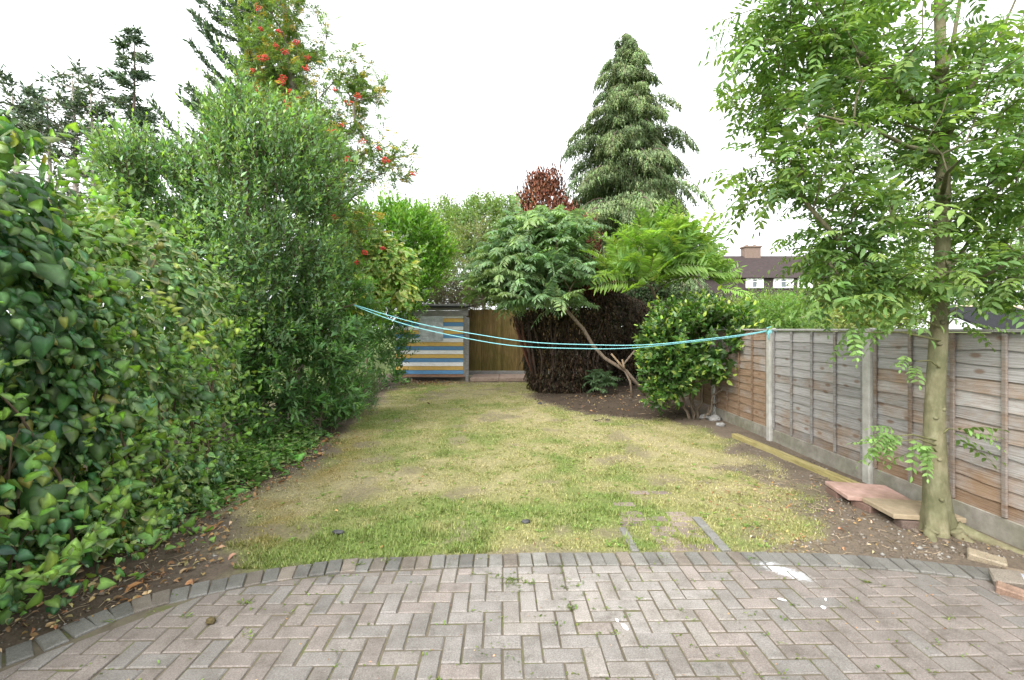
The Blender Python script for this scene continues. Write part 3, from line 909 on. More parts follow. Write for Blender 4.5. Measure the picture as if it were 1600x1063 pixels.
obj_set(acc.build('washing_line', solid_mat('turquoise_cord', [(.3, (.16, .46, .50)), (.7, (.30, .66, .70))], 90, .6, .2, 200)),
        'doubled turquoise washing line sagging across the garden to the fence post', 'washing line')
acc = Acc(); acc.tube([A0 + (-.75, .35, -.1), A0 + (-.3, .15, -.06), A0 + (-.05, .02, .0), A0 + (.02, 0, .02)], (.022, .018, .012, .01), 6, (.13, .10, .07))
obj_set(acc.build('tree_branch', MT['bark']), 'dark branch end inside the left shrubs that holds the washing line', 'branch')

# ------------------------------------------------------------------ house and shed beyond the fence
def make_house():
    x0, x1, Y, D = 19.0, 38.5, 46.0, 9.0
    ez, rz = 6.9, 9.6
    t = thing('distant_house', 'far terraced house with dark tiled roof beyond the hedges', 'house', ((x0 + x1) / 2, Y, 0))
    tile = solid_mat('dark_roof_tile', [(.3, (.042, .033, .033)), (.7, (.072, .058, .056))], 3, .95, .3, 14, (1, 1, 6), spec=.03)
    acc = Acc(); acc.box(((x0 + x1) / 2, Y + D / 2, ez / 2), (x1 - x0, D, ez)); acc.build('wall', solid_mat('dark_hung_tile', [(.3, (.04, .031, .031)), (.7, (.068, .052, .052))], 4, .9, .3, 20), t)
    acc = Acc(); o = .35
    y0, y1 = Y - o, Y + D + o
    V = [(x0 - o, y0, ez - .1), (x1 + o, y0, ez - .1), (x1 + o, y1, ez - .1), (x0 - o, y1, ez - .1), (x0 - o, Y + D / 2, rz + .15), (x1 + o, Y + D / 2, rz + .15)]
    acc.add(V, [np.array([(0, 1, 5, 4), (2, 3, 4, 5), (0, 3, 2, 1)]), np.array([(0, 4, 3), (1, 2, 5)])], (1, 1, 1), True)
    rf = acc.build('roof', tile, t)
    cp = P(1173, 400, Y + D / 2)
    acc = Acc(); br = solid_mat('chimney_brick', [(.3, (.14, .10, .08)), (.7, (.23, .17, .14))], 5, .9, .4, 22, (1, 1, 3))
    acc.box((cp[0], Y + D / 2, rz + .15), (1.75, 1.0, 2.0), bev=.03); acc.box((cp[0], Y + D / 2, rz + 1.1), (1.95, 1.2, .2), bev=.03)
    ch = acc.build('chimney', br, rf)
    pot = Acc()
    for k in (-.45, .4):
        pot = Acc(); pot.tube([(cp[0] + k, Y + D / 2, rz + 1.19), (cp[0] + k, Y + D / 2, rz + 1.38)], .16, 10); pot.build('chimney_pot', br, rf)
    white = solid_mat('white_window_frame', [(.3, (.72, .73, .74)), (.7, (.82, .82, .83))], 3, .4, 0)
    gm, n, oo = new_mat('window_glass'); b = N_(n, 'ShaderNodeBsdfPrincipled', Roughness=.08); b.inputs['Base Color'].default_value = (.10, .12, .14, 1)
    b.inputs['Specular IOR Level'].default_value = .9; n.links.new(b.outputs[0], oo.inputs['Surface'])
    for px, w in ((1179, 1.75), (1224, 2.0), (1258, 1.5), (1310, 1.8), (1352, 1.6)):
        c = P(px, 441, Y - .05); z0, z1 = 5.78, 6.74
        acc = Acc(); fw = .11
        acc.box((c[0], Y - .06, z0 + .05), (w, .14, .1)); acc.box((c[0], Y - .06, z1 - .05), (w, .14, .1))
        for q in np.linspace(-1, 1, 4): acc.box((c[0] + q * (w / 2 - fw / 2), Y - .055, (z0 + z1) / 2), (fw * 1.2, .12, z1 - z0 - .2))
        acc.box((c[0], Y - .05, (z0 + z1) / 2 + .18), (w - .1, .08, .07))
        f = acc.build('window', white, t)
        acc = Acc(); acc.box((c[0], Y - .012, (z0 + z1) / 2), (w - .1, .02, z1 - z0 - .12)); acc.build('pane', gm, f)
        for q in (-.3, .3):
            acc = Acc(); acc.box((c[0] + w * q, Y - .032, (z0 + z1) / 2), (w * .28, .012, z1 - z0 - .2)); acc.build('curtain', white, f)
make_house()

def neighbour_shed():
    x0, x1, Y0, Y1 = 9.75, 14.5, 9.2, 10.5
    t = thing('low_shed', 'low shed with dark felt roof and pale edging beyond the fence', 'shed', ((x0 + x1) / 2, (Y0 + Y1) / 2, 0))
    acc = Acc(); acc.box(((x0 + x1) / 2, (Y0 + Y1) / 2, .78), (x1 - x0 - .3, Y1 - Y0 - .3, 1.56)); acc.build('wall', MT['grey_wood'], t)
    acc = Acc(); acc.box(((x0 + x1) / 2, (Y0 + Y1) / 2, 1.88), (x1 - x0, (Y1 - Y0) * 1.1, .05), (R(24), 0, 0)); acc.build('roof', MT['felt'], t)
    acc = Acc(); pale = solid_mat('pale_trim', [(.3, (.5, .42, .3)), (.7, (.66, .58, .45))], 8, .7, .2)
    acc.box(((x0 + x1) / 2, Y1 - .02, 2.16), (x1 - x0 + .06, .06, .1)); acc.build('edge_trim', pale, t)
    acc = Acc(); acc.box((x0 + 1.85, (Y0 + Y1) / 2, 1.925), (.09, (Y1 - Y0) * 1.05, .04), (R(24), 0, 0)); acc.build('batten', pale, t)
neighbour_shed()
# ================================================================== LEFT SIDE: climbers, shrubs, trees
def foliage(name, acc_pairs, parent):
    for L, tpl, mat, nm in acc_pairs:
        L.into(Acc(), tpl).build(nm, mat, parent)

def ivy_mass(name, label, cat, loc, blobs, n, size, cols, edge, seed, edge_share=1.0, depth=.3, asp=.95, trail=True, freq=2.2, lump=.22, tpl=None, mat='leaf_gloss', yellow=.0, stems=14, group=None, hangs=.6, extra=()):
    rng = RNG(seed)
    t = thing(name, label, cat, loc, group)
    L = Leaves(rng)
    p, nn = blob_pts(blobs, n, rng, lump, freq=freq)
    keep = rng.random(len(p)) < .18 + .82 * sstep(.38, .54, noise3(p * 4.0 + 9))      # thin spots
    p, nn = p[keep], nn[keep]
    p = inner(p, nn, rng, depth)
    N = len(p)
    az = rdir(rng, N)
    d = nrm(-UP * hangs + nn * .45 + az * .6)
    up = nrm(nn * .75 + UP * .55 + az[::-1] * .38)
    ln = size * np.exp(rng.normal(0, .36, N)) * np.clip(.58 + .42 * p[:, 2], .58, 1)
    c = np.asarray(cols)[rng.integers(0, len(cols), N)]
    top = sstep(.2, .9, nn[:, 2] + .3 * rng.normal(size=N))[:, None]
    c = c * (1 - .35 * top) + np.array((.12, .20, .035)) * .35 * top      # young growth on the tops
    e = c.copy()
    if edge is not None:
        w = (rng.random(N) < edge_share * (.4 + 1.2 * sstep(.4, .6, noise3(p * 1.3 + 50))))[:, None]
        e = np.where(w, np.asarray(edge), c)
    if yellow:
        w = (rng.random(N) < yellow)[:, None]; c = np.where(w, (.30, .30, .05), c)
    old = (rng.random(N) < .035)[:, None]
    c = np.where(old, c * .4 + np.array((.22, .17, .03)) * .5, c); e = np.where(old, c, e)
    h = rng.random(N) < .5; L2 = Leaves(rng)
    for LL, k in ((L, h), (L2, ~h)):
        LL.add(p[k], d[k], up[k], ln[k], (ln * asp)[k], c[k], e[k], .27, bend=(.5 + 1.6 * rng.random(N))[k])
    if trail:   # loose sprays standing off the surface
        q, qn = blob_pts(blobs, n // 60, rng, lump, freq=freq)
        shoots(L, None, q, nrm(qn + UP * .5 + .4 * rdir(rng, len(q))), .28 + .25 * rng.random(len(q)), 7, size * .85, asp, (.10, .175, .035), rng, droop=.25, edge=None)
    for q0, q1, k in extra:      # pale young runners
        s = np.linspace(0, 1, k)[:, None]; q = q0 + (q1 - q0) * s + UP * .12 * np.sin(s * 3.1) + .015 * rng.normal(size=(k, 3))
        L.add(q, rdir(rng, k) * .7 - UP * .3 + V3(.5, -.3, 0), rdir(rng, k) * .6 + UP * .6 + V3(.4, -.4, 0), .055 * np.exp(rng.normal(0, .3, k)), .045, np.array((.17, .23, .035)), None, .25)
    FA = L.into(Acc(), tpl or T_IVY); L2.into(FA, T_HEART); FA.build('foliage', MT[mat], t)
    if stems:
        W = Acc(); c0 = np.mean([b[0] for b in blobs], 0)
        for i in range(stems):
            y = rng.uniform(min(b[0][1] - b[1][1] for b in blobs), max(b[0][1] + b[1][1] for b in blobs)); x = c0[0] + rng.uniform(-.4, .22)
            z = rng.uniform(.6, 1.6)
            k = np.linspace(0, 1, 7)
            pts = np.c_[x + .12 * np.cumsum(rng.normal(0, .35, 7)) * k, y + .2 * np.cumsum(rng.normal(0, .4, 7)) * k, k * z - .03]
            W.tube(pts, np.linspace(.016, .006, 7) * rng.uniform(.6, 1.4), 6, np.array((.20, .15, .10)) * rng.uniform(.6, 1.2), jit=.2, rng=rng)
        W.build('stems', MT['bark'], t)
    return t

FOL[0] = 1.7
V3 = lambda *a: np.array(a, float)
GREENS = [(.043, .100, .040), (.058, .125, .042), (.034, .080, .036), (.068, .135, .048)]
ivy_mass('ivy_bush', 'large leaved dark green ivy bush at the left edge of the picture', 'ivy', (-3.5, 2.4, 0),
         [(V3(-3.55, 1.75, 1.95), V3(.72, .9, 1.2)), (V3(-3.62, 2.85, 1.85), V3(.74, .86, 1.34)), (V3(-3.42, 2.25, .95), V3(.58, .95, .85)), (V3(-3.5, 3.15, .9), V3(.58, .6, .85)), (V3(-3.15, 2.35, .38), V3(.42, .6, .42)), (V3(-3.2, 3.1, .4), V3(.4, .55, .42)), (V3(-3.1, 1.75, .5), V3(.4, .4, .5)), (V3(-2.95, 2.5, .2), V3(.34, .36, .28)), (V3(-2.82, 2.85, .14), V3(.3, .34, .2))],
         18500, .075, GREENS, (.26, .30, .11), 21, edge_share=.10, depth=.46, hangs=.95, lump=.28, stems=22)
ivy_mass('variegated_ivy', 'variegated ivy with cream edged leaves beside the large dark ivy bush', 'ivy', (-3.6, 4.2, 0),
         [(V3(-3.62, 3.75, 1.62), V3(.66, .62, 1.02)), (V3(-3.72, 4.55, 1.72), V3(.72, .72, 1.12)), (V3(-3.55, 3.95, .8), V3(.6, .85, .75)), (V3(-3.75, 5.1, 1.3), V3(.66, .55, 1.1)), (V3(-3.15, 3.75, .4), V3(.36, .45, .4)), (V3(-3.2, 4.6, .35), V3(.36, .5, .35)), (V3(-2.92, 3.35, .16), V3(.32, .36, .24)), (V3(-2.95, 3.9, .14), V3(.26, .36, .2))],
         15000, .064, [(.07, .135, .055), (.09, .16, .06), (.06, .12, .055), (.11, .175, .06)], (.46, .53, .27), 22, edge_share=.52, depth=.3, lump=.26, stems=26, hangs=.8, extra=[(P(225, 455, 3.35), P(300, 545, 3.55), 20), (P(300, 530, 3.6), P(378, 518, 3.9), 15), (P(300, 545, 3.55), P(352, 560, 3.8), 9)])

def shrub(name, label, cat, loc, blobs, n, slen, k, leaf, wid, cols, seed, tpl=T_DIAM, mat='leaf_gloss', up=.5, lump=.3, depth=.35, tip=None, trunk=None, twigs=True, freq=2.0, spread=1.0, zmin=.05, fill=True, droop=0.0, var=.2, keep=.94):
    """woody shrub: leafy shoots over a lumpy crown, inner layers of older leaves, stems from the ground"""
    rng = RNG(seed)
    t = thing(name, label, cat, loc)
    L = Leaves(rng); W = Acc()
    cols = np.asarray(cols)
    for layer, share in ((1.0, 1.0), (.74, .5)) if fill else ((1.0, 1.0),):
        p, nn = blob_pts(blobs, int(n * share), rng, lump, keep, freq, zmin, layer)
        ok = rng.random(len(p)) < .25 + .75 * sstep(.34, .5, noise3(p * 2.6 + 3))
        p, nn = p[ok], nn[ok]
        p = inner(p, nn, rng, depth)
        N = len(p)
        d = nrm(nn * .7 + UP * up + .45 * rdir(rng, N))
        c = cols[rng.integers(0, len(cols), N)]
        shoots(L, W if (twigs and layer == 1.0) else None, p, d, slen * np.exp(rng.normal(0, .3, N)), k, leaf, wid, c, rng, up=up * .6, tipcol=tip if layer == 1.0 else None, spread=spread, droop=droop, var=var)
    L.into(Acc(), tpl).build('foliage', MT[mat], t)
    if trunk:
        for pts, r in trunk:
            pts = np.array(pts, float); m = 10
            tt = np.linspace(0, len(pts) - 1, m)
            q = np.stack([np.interp(tt, np.arange(len(pts)), pts[:, a]) for a in range(3)], 1) + rng.normal(0, .02, (m, 3)) * (np.arange(m) > 0)[:, None]
            W.tube(q, np.linspace(r, r * .5, m), 8, np.array((.17, .135, .10)) * rng.uniform(.8, 1.2), jit=.15, rng=rng)
    if W.n: W.build('stems', MT['bark'], t)
    return t

# the tall glossy evergreen
T0 = P(388, 690, 6.75); T0[2] = 0
shrub('evergreen_tree', 'tall dense evergreen with small glossy leaves rising above the left ivy', 'tree', T0,
      [B(395, 245, 6.8, 74, 84, .85), B(300, 320, 6.6, 92, 90, 1.0), B(450, 300, 6.8, 82, 110, 1.0), B(380, 380, 6.7, 140, 140, 1.2), B(235, 330, 6.3, 70, 110, .8), B(485, 420, 7.1, 55, 85, .8), B(400, 500, 6.9, 120, 90, .8)],
      5200, .30, 11, .076, .42, [(.096, .166, .080), (.115, .19, .085), (.08, .14, .075)], 31, up=.75, tip=(.15, .24, .05), lump=.26, depth=.5, freq=1.6,
      trunk=[([T0, T0 + (.05, .1, 1.0), P(385, 470, 6.8), P(385, 260, 6.8)], .05), ([T0 + (.2, -.1, 0), T0 + (.3, 0, 1.0), P(430, 400, 6.8)], .035), ([T0 + (-.25, .1, 0), T0 + (-.2, 0, 1.1), P(320, 380, 6.7)], .04),
             ([T0 + (.38, .25, 0), T0 + (.5, .3, 1.2), P(470, 430, 6.9)], .03)])
# laurel-like shrub in front of it
S0 = P(470, 684, 7.0); S0[2] = 0
shrub('broadleaf_shrub', 'leafy shrub with rosettes of long dark leaves bordering the lawn', 'shrub', S0,
      [B(470, 540, 7.1, 75, 90, .7), B(440, 620, 6.7, 60, 62, .55), B(510, 610, 7.5, 50, 66, .55), B(520, 500, 7.6, 60, 80, .7), B(350, 600, 6.2, 40, 60, .4)],
      900, .22, 11, .105, .32, [(.058, .125, .042), (.075, .15, .045), (.05, .105, .038)], 32, tpl=T_OVAL, up=.45, tip=(.10, .20, .045), depth=.35, spread=1.15,
      trunk=[([S0 + (-.2, 0, 0), S0 + (-.1, 0, .9), P(480, 500, 7.1)], .025), ([S0 + (.15, .3, 0), S0 + (.3, .4, 1.0), P(510, 500, 7.3)], .02)])
G0 = P(560, 648, 8.85); G0[2] = 0
shrub('greygreen_shrub', 'small grey green shrub at the lawn edge left of the shed', 'shrub', G0, [B(552, 618, 8.9, 36, 36, .42), B(528, 632, 8.4, 30, 28, .35), B(575, 630, 9.2, 20, 24, .3)],
      420, .16, 9, .06, .30, [(.10, .15, .085), (.12, .17, .10), (.08, .125, .07)], 33, mat='leaf', up=.5, depth=.25)
# dark shrub at the shed
D0 = P(600, 606, 13.0); D0[2] = 0
shrub('dark_shrub', 'dark leafy shrub pressed against the left side of the striped shed', 'shrub', D0, [B(604, 560, 13.1, 34, 52, .6), B(590, 500, 13.2, 40, 60, .7), B(560, 560, 12.2, 40, 70, .8), B(628, 505, 13.4, 22, 34, .4), B(612, 590, 12.8, 24, 24, .35), B(602, 480, 13.6, 38, 36, .5), B(588, 500, 14.8, 62, 50, .5)],
      800, .28, 9, .12, .34, [(.035, .08, .024), (.045, .10, .028)], 34, tpl=T_DIAM, tip=(.07, .15, .035), up=.4, depth=.4, twigs=False)
# bright laurel
L0 = P(572, 602, 13.6); L0[2] = 0
shrub('bright_laurel', 'bright green laurel with upright shoots standing above the shed', 'shrub', L0,
      [B(620, 375, 12.6, 58, 50, .9), B(672, 415, 12.8, 30, 44, .6), B(565, 390, 12.4, 45, 60, .8), B(620, 440, 12.7, 60, 50, .8)],
      1500, .42, 9, .14, .34, [(.10, .21, .035), (.13, .25, .04), (.08, .17, .03)], 35, tpl=T_DIAM, up=.9, tip=(.19, .31, .05), depth=.4, lump=.3, freq=1.5,
      trunk=[([L0, L0 + (0, 0, 1.5), P(620, 400, 12.6)], .05)])
# yellow variegated ivy hanging forward
Y0 = P(596, 600, 10.4); Y0[2] = 0
ivy_mass('golden_ivy', 'golden variegated ivy hanging in a yellow clump above the dark recess', 'ivy', Y0,
         [B(600, 410, 9.9, 44, 42, .55), B(565, 448, 9.7, 38, 36, .45), B(628, 436, 10.0, 26, 42, .4), B(548, 470, 9.5, 26, 36, .4), B(575, 486, 9.8, 17, 16, .2), B(545, 400, 9.8, 34, 40, .5)],
         6500, .10, [(.13, .22, .05), (.17, .26, .06), (.10, .17, .045)], (.66, .70, .28), 36, edge_share=1.6, depth=.25, stems=0, trail=True, yellow=.1, tpl=T_IVY)
# low ivy on the soil at the hedge foot
rng = RNG(37); L = Leaves(rng); N = 9000
y = 2.2 + 5.1 * rng.random(N) ** 1.1; xl = np.interp(y, [2.3, 3.3, 4.15, 5.25, 6.74, 8.5], [-2.95, -2.72, -2.72, -2.68, -2.85, -3.1])
x = xl - .9 * rng.random(N) ** .7 + .12 * rng.normal(size=N) * rng.random(N)
m = fbm2(x, y, 2.6, 90) + .28 * sstep(4.2, 5.0, y) + .06; ok = m > .52; x, y, m = x[ok], y[ok], m[ok]
z = ground_z(x, y) + .02 + (m - .5) * .5 * rng.random(len(x)) * np.clip((xl[ok] + .05 - x) * 4, .1, 1)
d = rdir(rng, len(x)) * (1, 1, .3)
ln = .05 * np.exp(rng.normal(0, .3, len(x)))
c = np.array([(.075, .15, .035), (.10, .19, .045), (.06, .12, .035)])[rng.integers(0, 3, len(x))]
e = np.where((rng.random(len(x)) < .25)[:, None], (.48, .5, .24), c)
L.add(np.c_[x, y, z], d, UP + .45 * rng.normal(size=(len(x), 3)), ln, ln * .95, c, e, .2)
obj_set(L.into(Acc(), T_IVY).build('ground_ivy', MT['leaf_gloss']), 'low ivy creeping over the soil along the foot of the left shrubs', 'ground cover', kind='stuff')

# added hedge: dark leafy backing that blocks sky gaps in the left ivy
rng = RNG(38); NH = thing('backing_hedge', 'added dark hedge backing that blocks sky gaps in the ivy along the left', 'hedge', (-5.0, 5, 0))
p, nn = blob_pts([(V3(-5.1, y, 1.2), V3(.6, 1.0, 1.45 - .0 * y)) for y in (1.2, 2.6, 4.0, 5.4, 6.8, 8.2)], 6500, rng, .2)
p = inner(p, nn, rng, .2); L = Leaves(rng)
L.add(p, nrm(rdir(rng, len(p)) + nn * .4), nrm(nn + .5 * rdir(rng, len(p))), .12 * np.exp(rng.normal(0, .3, len(p))), .07, (.04, .075, .025), None, .2)
L.into(Acc(), T_OVAL).build('foliage', MT['leaf'], NH)

# rowan with berries
def rowan():
    rng = RNG(41)
    base = V3(-4.35, 9.2, 0)
    t = thing('rowan_tree', 'airy rowan tree with red berry clusters behind the left evergreen', 'tree', base)
    blobs = [B(440, 30, 9.2, 75, 95, 1.0), B(480, 170, 9.2, 85, 95, 1.1), B(525, 250, 9.1, 62, 75, .8), B(560, 130, 9.2, 42, 60, .5), B(610, 250, 9.0, 38, 40, .35), B(530, 335, 9.0, 70, 50, .6),
             B(430, -90, 9.3, 75, 70, .9), B(425, 130, 9.4, 40, 70, .8)]
    tg = []
    for (c, r), k in zip(blobs, (120, 150, 100, 40, 26, 80, 60, 60)):
        tg.append(c + r * rdir(rng, k) * rng.random((k, 1)) ** .45)
    tg += [[P(648, 268, 9.0), P(640, 285, 9.0), P(600, 190, 9.0), P(590, 150, 9.1), P(652, 235, 9.0), P(555, 70, 9.1)]]
    tg = np.concatenate(tg)
    trunks = [[base, base + (.1, 0, 1.5), P(470, 330, 9.2), P(472, 230, 9.2), P(455, 120, 9.25), P(440, -20, 9.3)], [base + (.15, .1, .2), base + (.5, .05, 1.8), P(520, 330, 9.1), P(540, 260, 9.1), P(580, 232, 9.0)]]
    br, tips = grow(trunks, tg, rng, r_tip=.0055, minz=1.5)
    W = Acc()
    for p, r in br: W.tube(p, r, 5, (.19, .165, .13))
    W.build('trunk', MT['bark'], t)
    L = Leaves(rng); K = Acc(); n = 9
    for i in range(n):
        N = len(tg)
        pos = tg - tips * (rng.random((N, 1)) * .35) + .05 * rng.normal(size=(N, 3))
        d = nrm(tips * .5 + rdir(rng, N) * .8 + UP * .15)
        c = np.where((rng.random(N) < .13)[:, None], (.22, .17, .05), (.085, .135, .05))
        pinnate(L, pos, d, (.19 * np.exp(rng.normal(0, .15, N))), 6, .30, .38, c, rng, droop=.28, hang=.2)
    L.into(Acc(), T_DIAM).build('crown', MT['leaf'], t)
    spots = [(408, 45), (408, 92), (395, 110), (436, 50), (432, 72), (445, 82), (404, 140), (426, 148), (443, 122), (447, 160), (452, 143), (452, 170), (465, 153), (478, 107), (523, 140), (535, 195),
             (518, 205), (494, 248), (541, 249), (493, 279), (535, 283), (476, 309), (545, 160), (559, 150), (646, 272), (520, 222), (567, 222), (592, 232), (602, 250), (404, 12), (440, 128), (415, 90),
             (540, 382), (520, 340), (598, 388), (570, 395), (556, 410), (480, 90), (463, 66), (505, 380)]
    for px, py in spots:
        if len(spots) == 0: break
        c = P(px, py, 8.2 + .5 * rng.random())
        A = Acc(); s = rng.uniform(.045, .095)
        k = int(rng.integers(16, 36))
        ico = np.array([(1, 0, 0), (0, 1, 0), (-1, 0, 0), (0, -1, 0), (0, 0, 1), (0, 0, -1)], float)
        fc = np.array([(0, 1, 4), (1, 2, 4), (2, 3, 4), (3, 0, 4), (1, 0, 5), (2, 1, 5), (3, 2, 5), (0, 3, 5)])
        q = rdir(rng, k) * rng.random((k, 1)) ** .4 * s * (1, 1, .7)
        for v in q:
            A.add(c + v + ico * rng.uniform(.011, .017), fc, np.array((.62, .06, .035)) * math.exp(rng.normal(0, .15)))
        near = tg[np.argmin(np.linalg.norm(tg - c, axis=1))]
        A.tube([near, (near + c) / 2 + UP * .02, c], .003, 3, (.15, .11, .07), cap=False)
        A.build('berry_cluster', MT['berry'], t)
MT['berry'] = solid_mat('red_berry', [(.3, (.85, .85, .85)), (.7, (1.1, 1.1, 1.1))], 40, .35, 0, attr=True, spec=.5)
rowan()

# ------------------------------------------------------------------ conifers
def conifer(name, label, base, H, Rm, seed, cols, n_limb, spray,  lo=.1, droop=.5, sweep=(0, 0), rise=.25, prof=.85, hang=.9, dens=1.0, group=None, bare=0.0, trunkr=.16, lenvar=.25, trunkcol=(.16, .12, .10), back=None, fanw=.3, lw=.42, barebelow=0.0):
    """conifer: whorls of limbs along a straight stem, drooping branchlets of flat sprays"""
    rng = RNG(seed); base = np.array(base, float)
    t = thing(name, label, 'tree', base, group)
    W = Acc(); L = Leaves(rng)
    zz = np.linspace(0, 1, 12)
    W.tube(np.c_[base[0] + sweep[0] * zz ** 2 * H * .03 + .03 * np.sin(zz * 9), base[1] + 0 * zz, base[2] - .05 + zz * H], np.interp(zz, [0, 1], [trunkr, .012]), 8, trunkcol, jit=.1, rng=rng)
    cols = np.asarray(cols)
    for i in range(n_limb):
        u = lo + (1 - lo) * (i + rng.random()) / n_limb
        r = Rm * (1 - u) ** prof * (1 - .15 * (u < .25)) * np.clip(rng.normal(1, lenvar), .45, 1.4) + .12
        az = rng.random() * 6.2832
        dh = np.array((math.cos(az), math.sin(az), 0)) + np.array((sweep[0], sweep[1], 0)) * .45
        k = max(4, int(r / .35)); s = np.linspace(0, 1, k + 1)
        z = base[2] + u * H
        pts = np.c_[base[0] + dh[0] * r * s, base[1] + dh[1] * r * s, z + rise * rng.uniform(.5, 1.5) * r * np.sin(s * 2.2) - droop * rng.uniform(.5, 1.5) * r * s ** 2.2]
        W.tube(pts, np.linspace(.012 + .012 * r, .004, k + 1), 4, trunkcol, cap=False)
        m = int((14 + 34 * r) * dens)
        q = .1 + .9 * rng.random(m) ** .75
        if bare: q = q[q > bare]
        if u < barebelow: q = q[rng.random(len(q)) < .12]
        m = len(q)
        if m == 0: continue
        pos = np.stack([np.interp(q, s, pts[:, a]) for a in range(3)], 1)
        tan = nrm(np.array(pts[-1]) - pts[0])
        lat = np.cross(tan, UP)
        sd = rng.choice([-1, 1], m)[:, None]
        off = lat * sd * (rng.random((m, 1)) * fanw * r * (1.05 - q[:, None])) - UP * rng.random((m, 1)) * .35 * spray * 2
        d = nrm(tan * .55 + lat * sd * .5 - UP * hang * (.5 + rng.random((m, 1))) + .3 * rng.normal(size=(m, 3)))
        n = nrm(tan * .3 + UP * .6 + .5 * rng.normal(size=(m, 3)))
        ln = spray * np.exp(rng.normal(0, .3, m))
        L.add(pos + off, d, n, ln, ln * lw, cols[rng.integers(0, len(cols))] * math.exp(rng.normal(0, .1)), None, .2)
    W.build('trunk', MT['bark'], t)
    L.into(Acc(), T_SPRAY).build('crown', MT['conifer'], t)
    return t
DKC = [(.066, .10, .066), (.08, .115, .076), (.056, .085, .058)]
conifer('dark_conifer', 'tall dark conifer towering behind the red berried rowan', (-9.4, 16.5, 0), 16.0, 3.1, 51, DKC, 130, .24, lo=.12, droop=-.55, rise=.1, sweep=(-.5, 0), hang=-.5, prof=.7, dens=2.2, lw=.34, fanw=.2)
conifer('dark_conifer', 'pointed dark conifer on the far left above the bare grey stems', (-15.0, 18, 0), 13.6, 2.3, 52, DKC, 85, .24, lo=.2, droop=-.1, rise=.1, hang=.0, prof=.8, dens=1.9, lw=.34, fanw=.16, lenvar=.4, sweep=(.15, 0))
for i, (px, top, Y, lab) in enumerate(((30, 130, 15.0, 'thin conifer with bare grey lower stem, leftmost of the wind swept row'), (84, 150, 15.2, 'half dead conifer with bare pale stem, second from the left'),
                                       (124, 105, 15.5, 'half dead conifer with bare pale stem, third from the left'), (152, 128, 15.8, 'half dead conifer with bare pale stem nearest the pointed dark conifer'))):
    b = P(px, 514, Y); b[2] = 0
    conifer('bare_conifer', lab, b, EYE + (514 - top) / F * Y, 1.7, 60 + i, [(.075, .105, .075), (.09, .12, .085)], 60, .26, lo=.30, droop=-.3, rise=.05, sweep=(-.9, 0), hang=-.25, prof=.35, dens=1.0, bare=.42, barebelow=.74, lw=.3, fanw=.12, trunkr=.19,
            trunkcol=(.44, .39, .35), group='half dead conifers in a row')
# ================================================================== GARDEN END
# dead clipped conifer: dark brown bare lower body, russet top
def dead_conifer():
    FOL[0] = 1.0
    rng = RNG(71); base = V3(1.45, 12.5, 0)
    t = thing('dead_conifer', 'dead conifer with dark brown bare body and russet top behind the sumac', 'tree', base)
    low = [B(905, 500, 12.7, 98, 62, 1.2), B(885, 560, 12.6, 72, 56, 1.0), B(878, 600, 12.6, 52, 30, .8), B(975, 520, 13.2, 60, 60, .9)]
    p, n = blob_pts(low, 15000, rng, .12, .9, 2.5)
    p = inner(p, n, rng, .22)
    L = Leaves(rng)
    c = np.array([(.052, .038, .026), (.068, .047, .031), (.042, .032, .022), (.058, .048, .034)])[rng.integers(0, 4, len(p))]
    L.add(p, nrm(-UP * .9 + n * .35 + .4 * rdir(rng, len(p))), n + .4 * rdir(rng, len(p)), .17 * np.exp(rng.normal(0, .3, len(p))), .045, c, None, .25)
    L.into(Acc(), T_SPRAY).build('dead_body', MT['dry'], t)
    top = [B(848, 300, 12.7, 32, 32, .4), B(850, 345, 12.7, 42, 48, .5), B(890, 395, 12.0, 46, 58, .7), B(900, 450, 12.5, 66, 34, .9)]
    p, n = blob_pts(top, 4200, rng, .3, .9, 2.5); p = inner(p, n, rng, .4)
    L = Leaves(rng)
    c = np.array([(.17, .066, .04), (.14, .054, .034), (.20, .085, .052), (.11, .05, .033)])[rng.integers(0, 4, len(p))]
    L.add(p, nrm(UP * .9 + n * .45 + .35 * rdir(rng, len(p))), n + .4 * rdir(rng, len(p)), (.24 * np.exp(rng.normal(0, .3, len(p)))), .06, c, None, .22)
    L.into(Acc(), T_SPRAY).build('russet_top', MT['dry'], t)
    W = Acc()
    W.tube([base, base + (0, 0, 3), P(850, 290, 12.7)], (.14, .1, .02), 8, (.13, .09, .07))
    for k in range(3):   # dead drooping limb at its left side
        a = rng.normal(0, .05, 3)
        W.tube([P(842, 606, 12.2) + a, P(825, 570, 11.9) + a * 2, P(812, 535, 11.7) + a * 2, P(803, 505, 11.7) + a * 3], (.05, .04, .03, .015), 5, np.array((.14, .065, .045)) * rng.uniform(.6, 1.1), jit=.3, rng=rng)
    for k in range(16):
        x = rng.uniform(838, 930)
        W.tube([P(x, 606, 12.0 + rng.random() * .3) * (1, 1, 0), P(x + rng.normal(0, 8), 560, 11.75), P(x + (x - 880) * .4, 500, 11.6)], (.035, .03, .012), 5, np.array((.07, .05, .04)) * rng.uniform(.7, 1.3), jit=.3, rng=rng)
    W.build('trunk', MT['bark'], t)
dead_conifer()
FOL[0] = 1.5

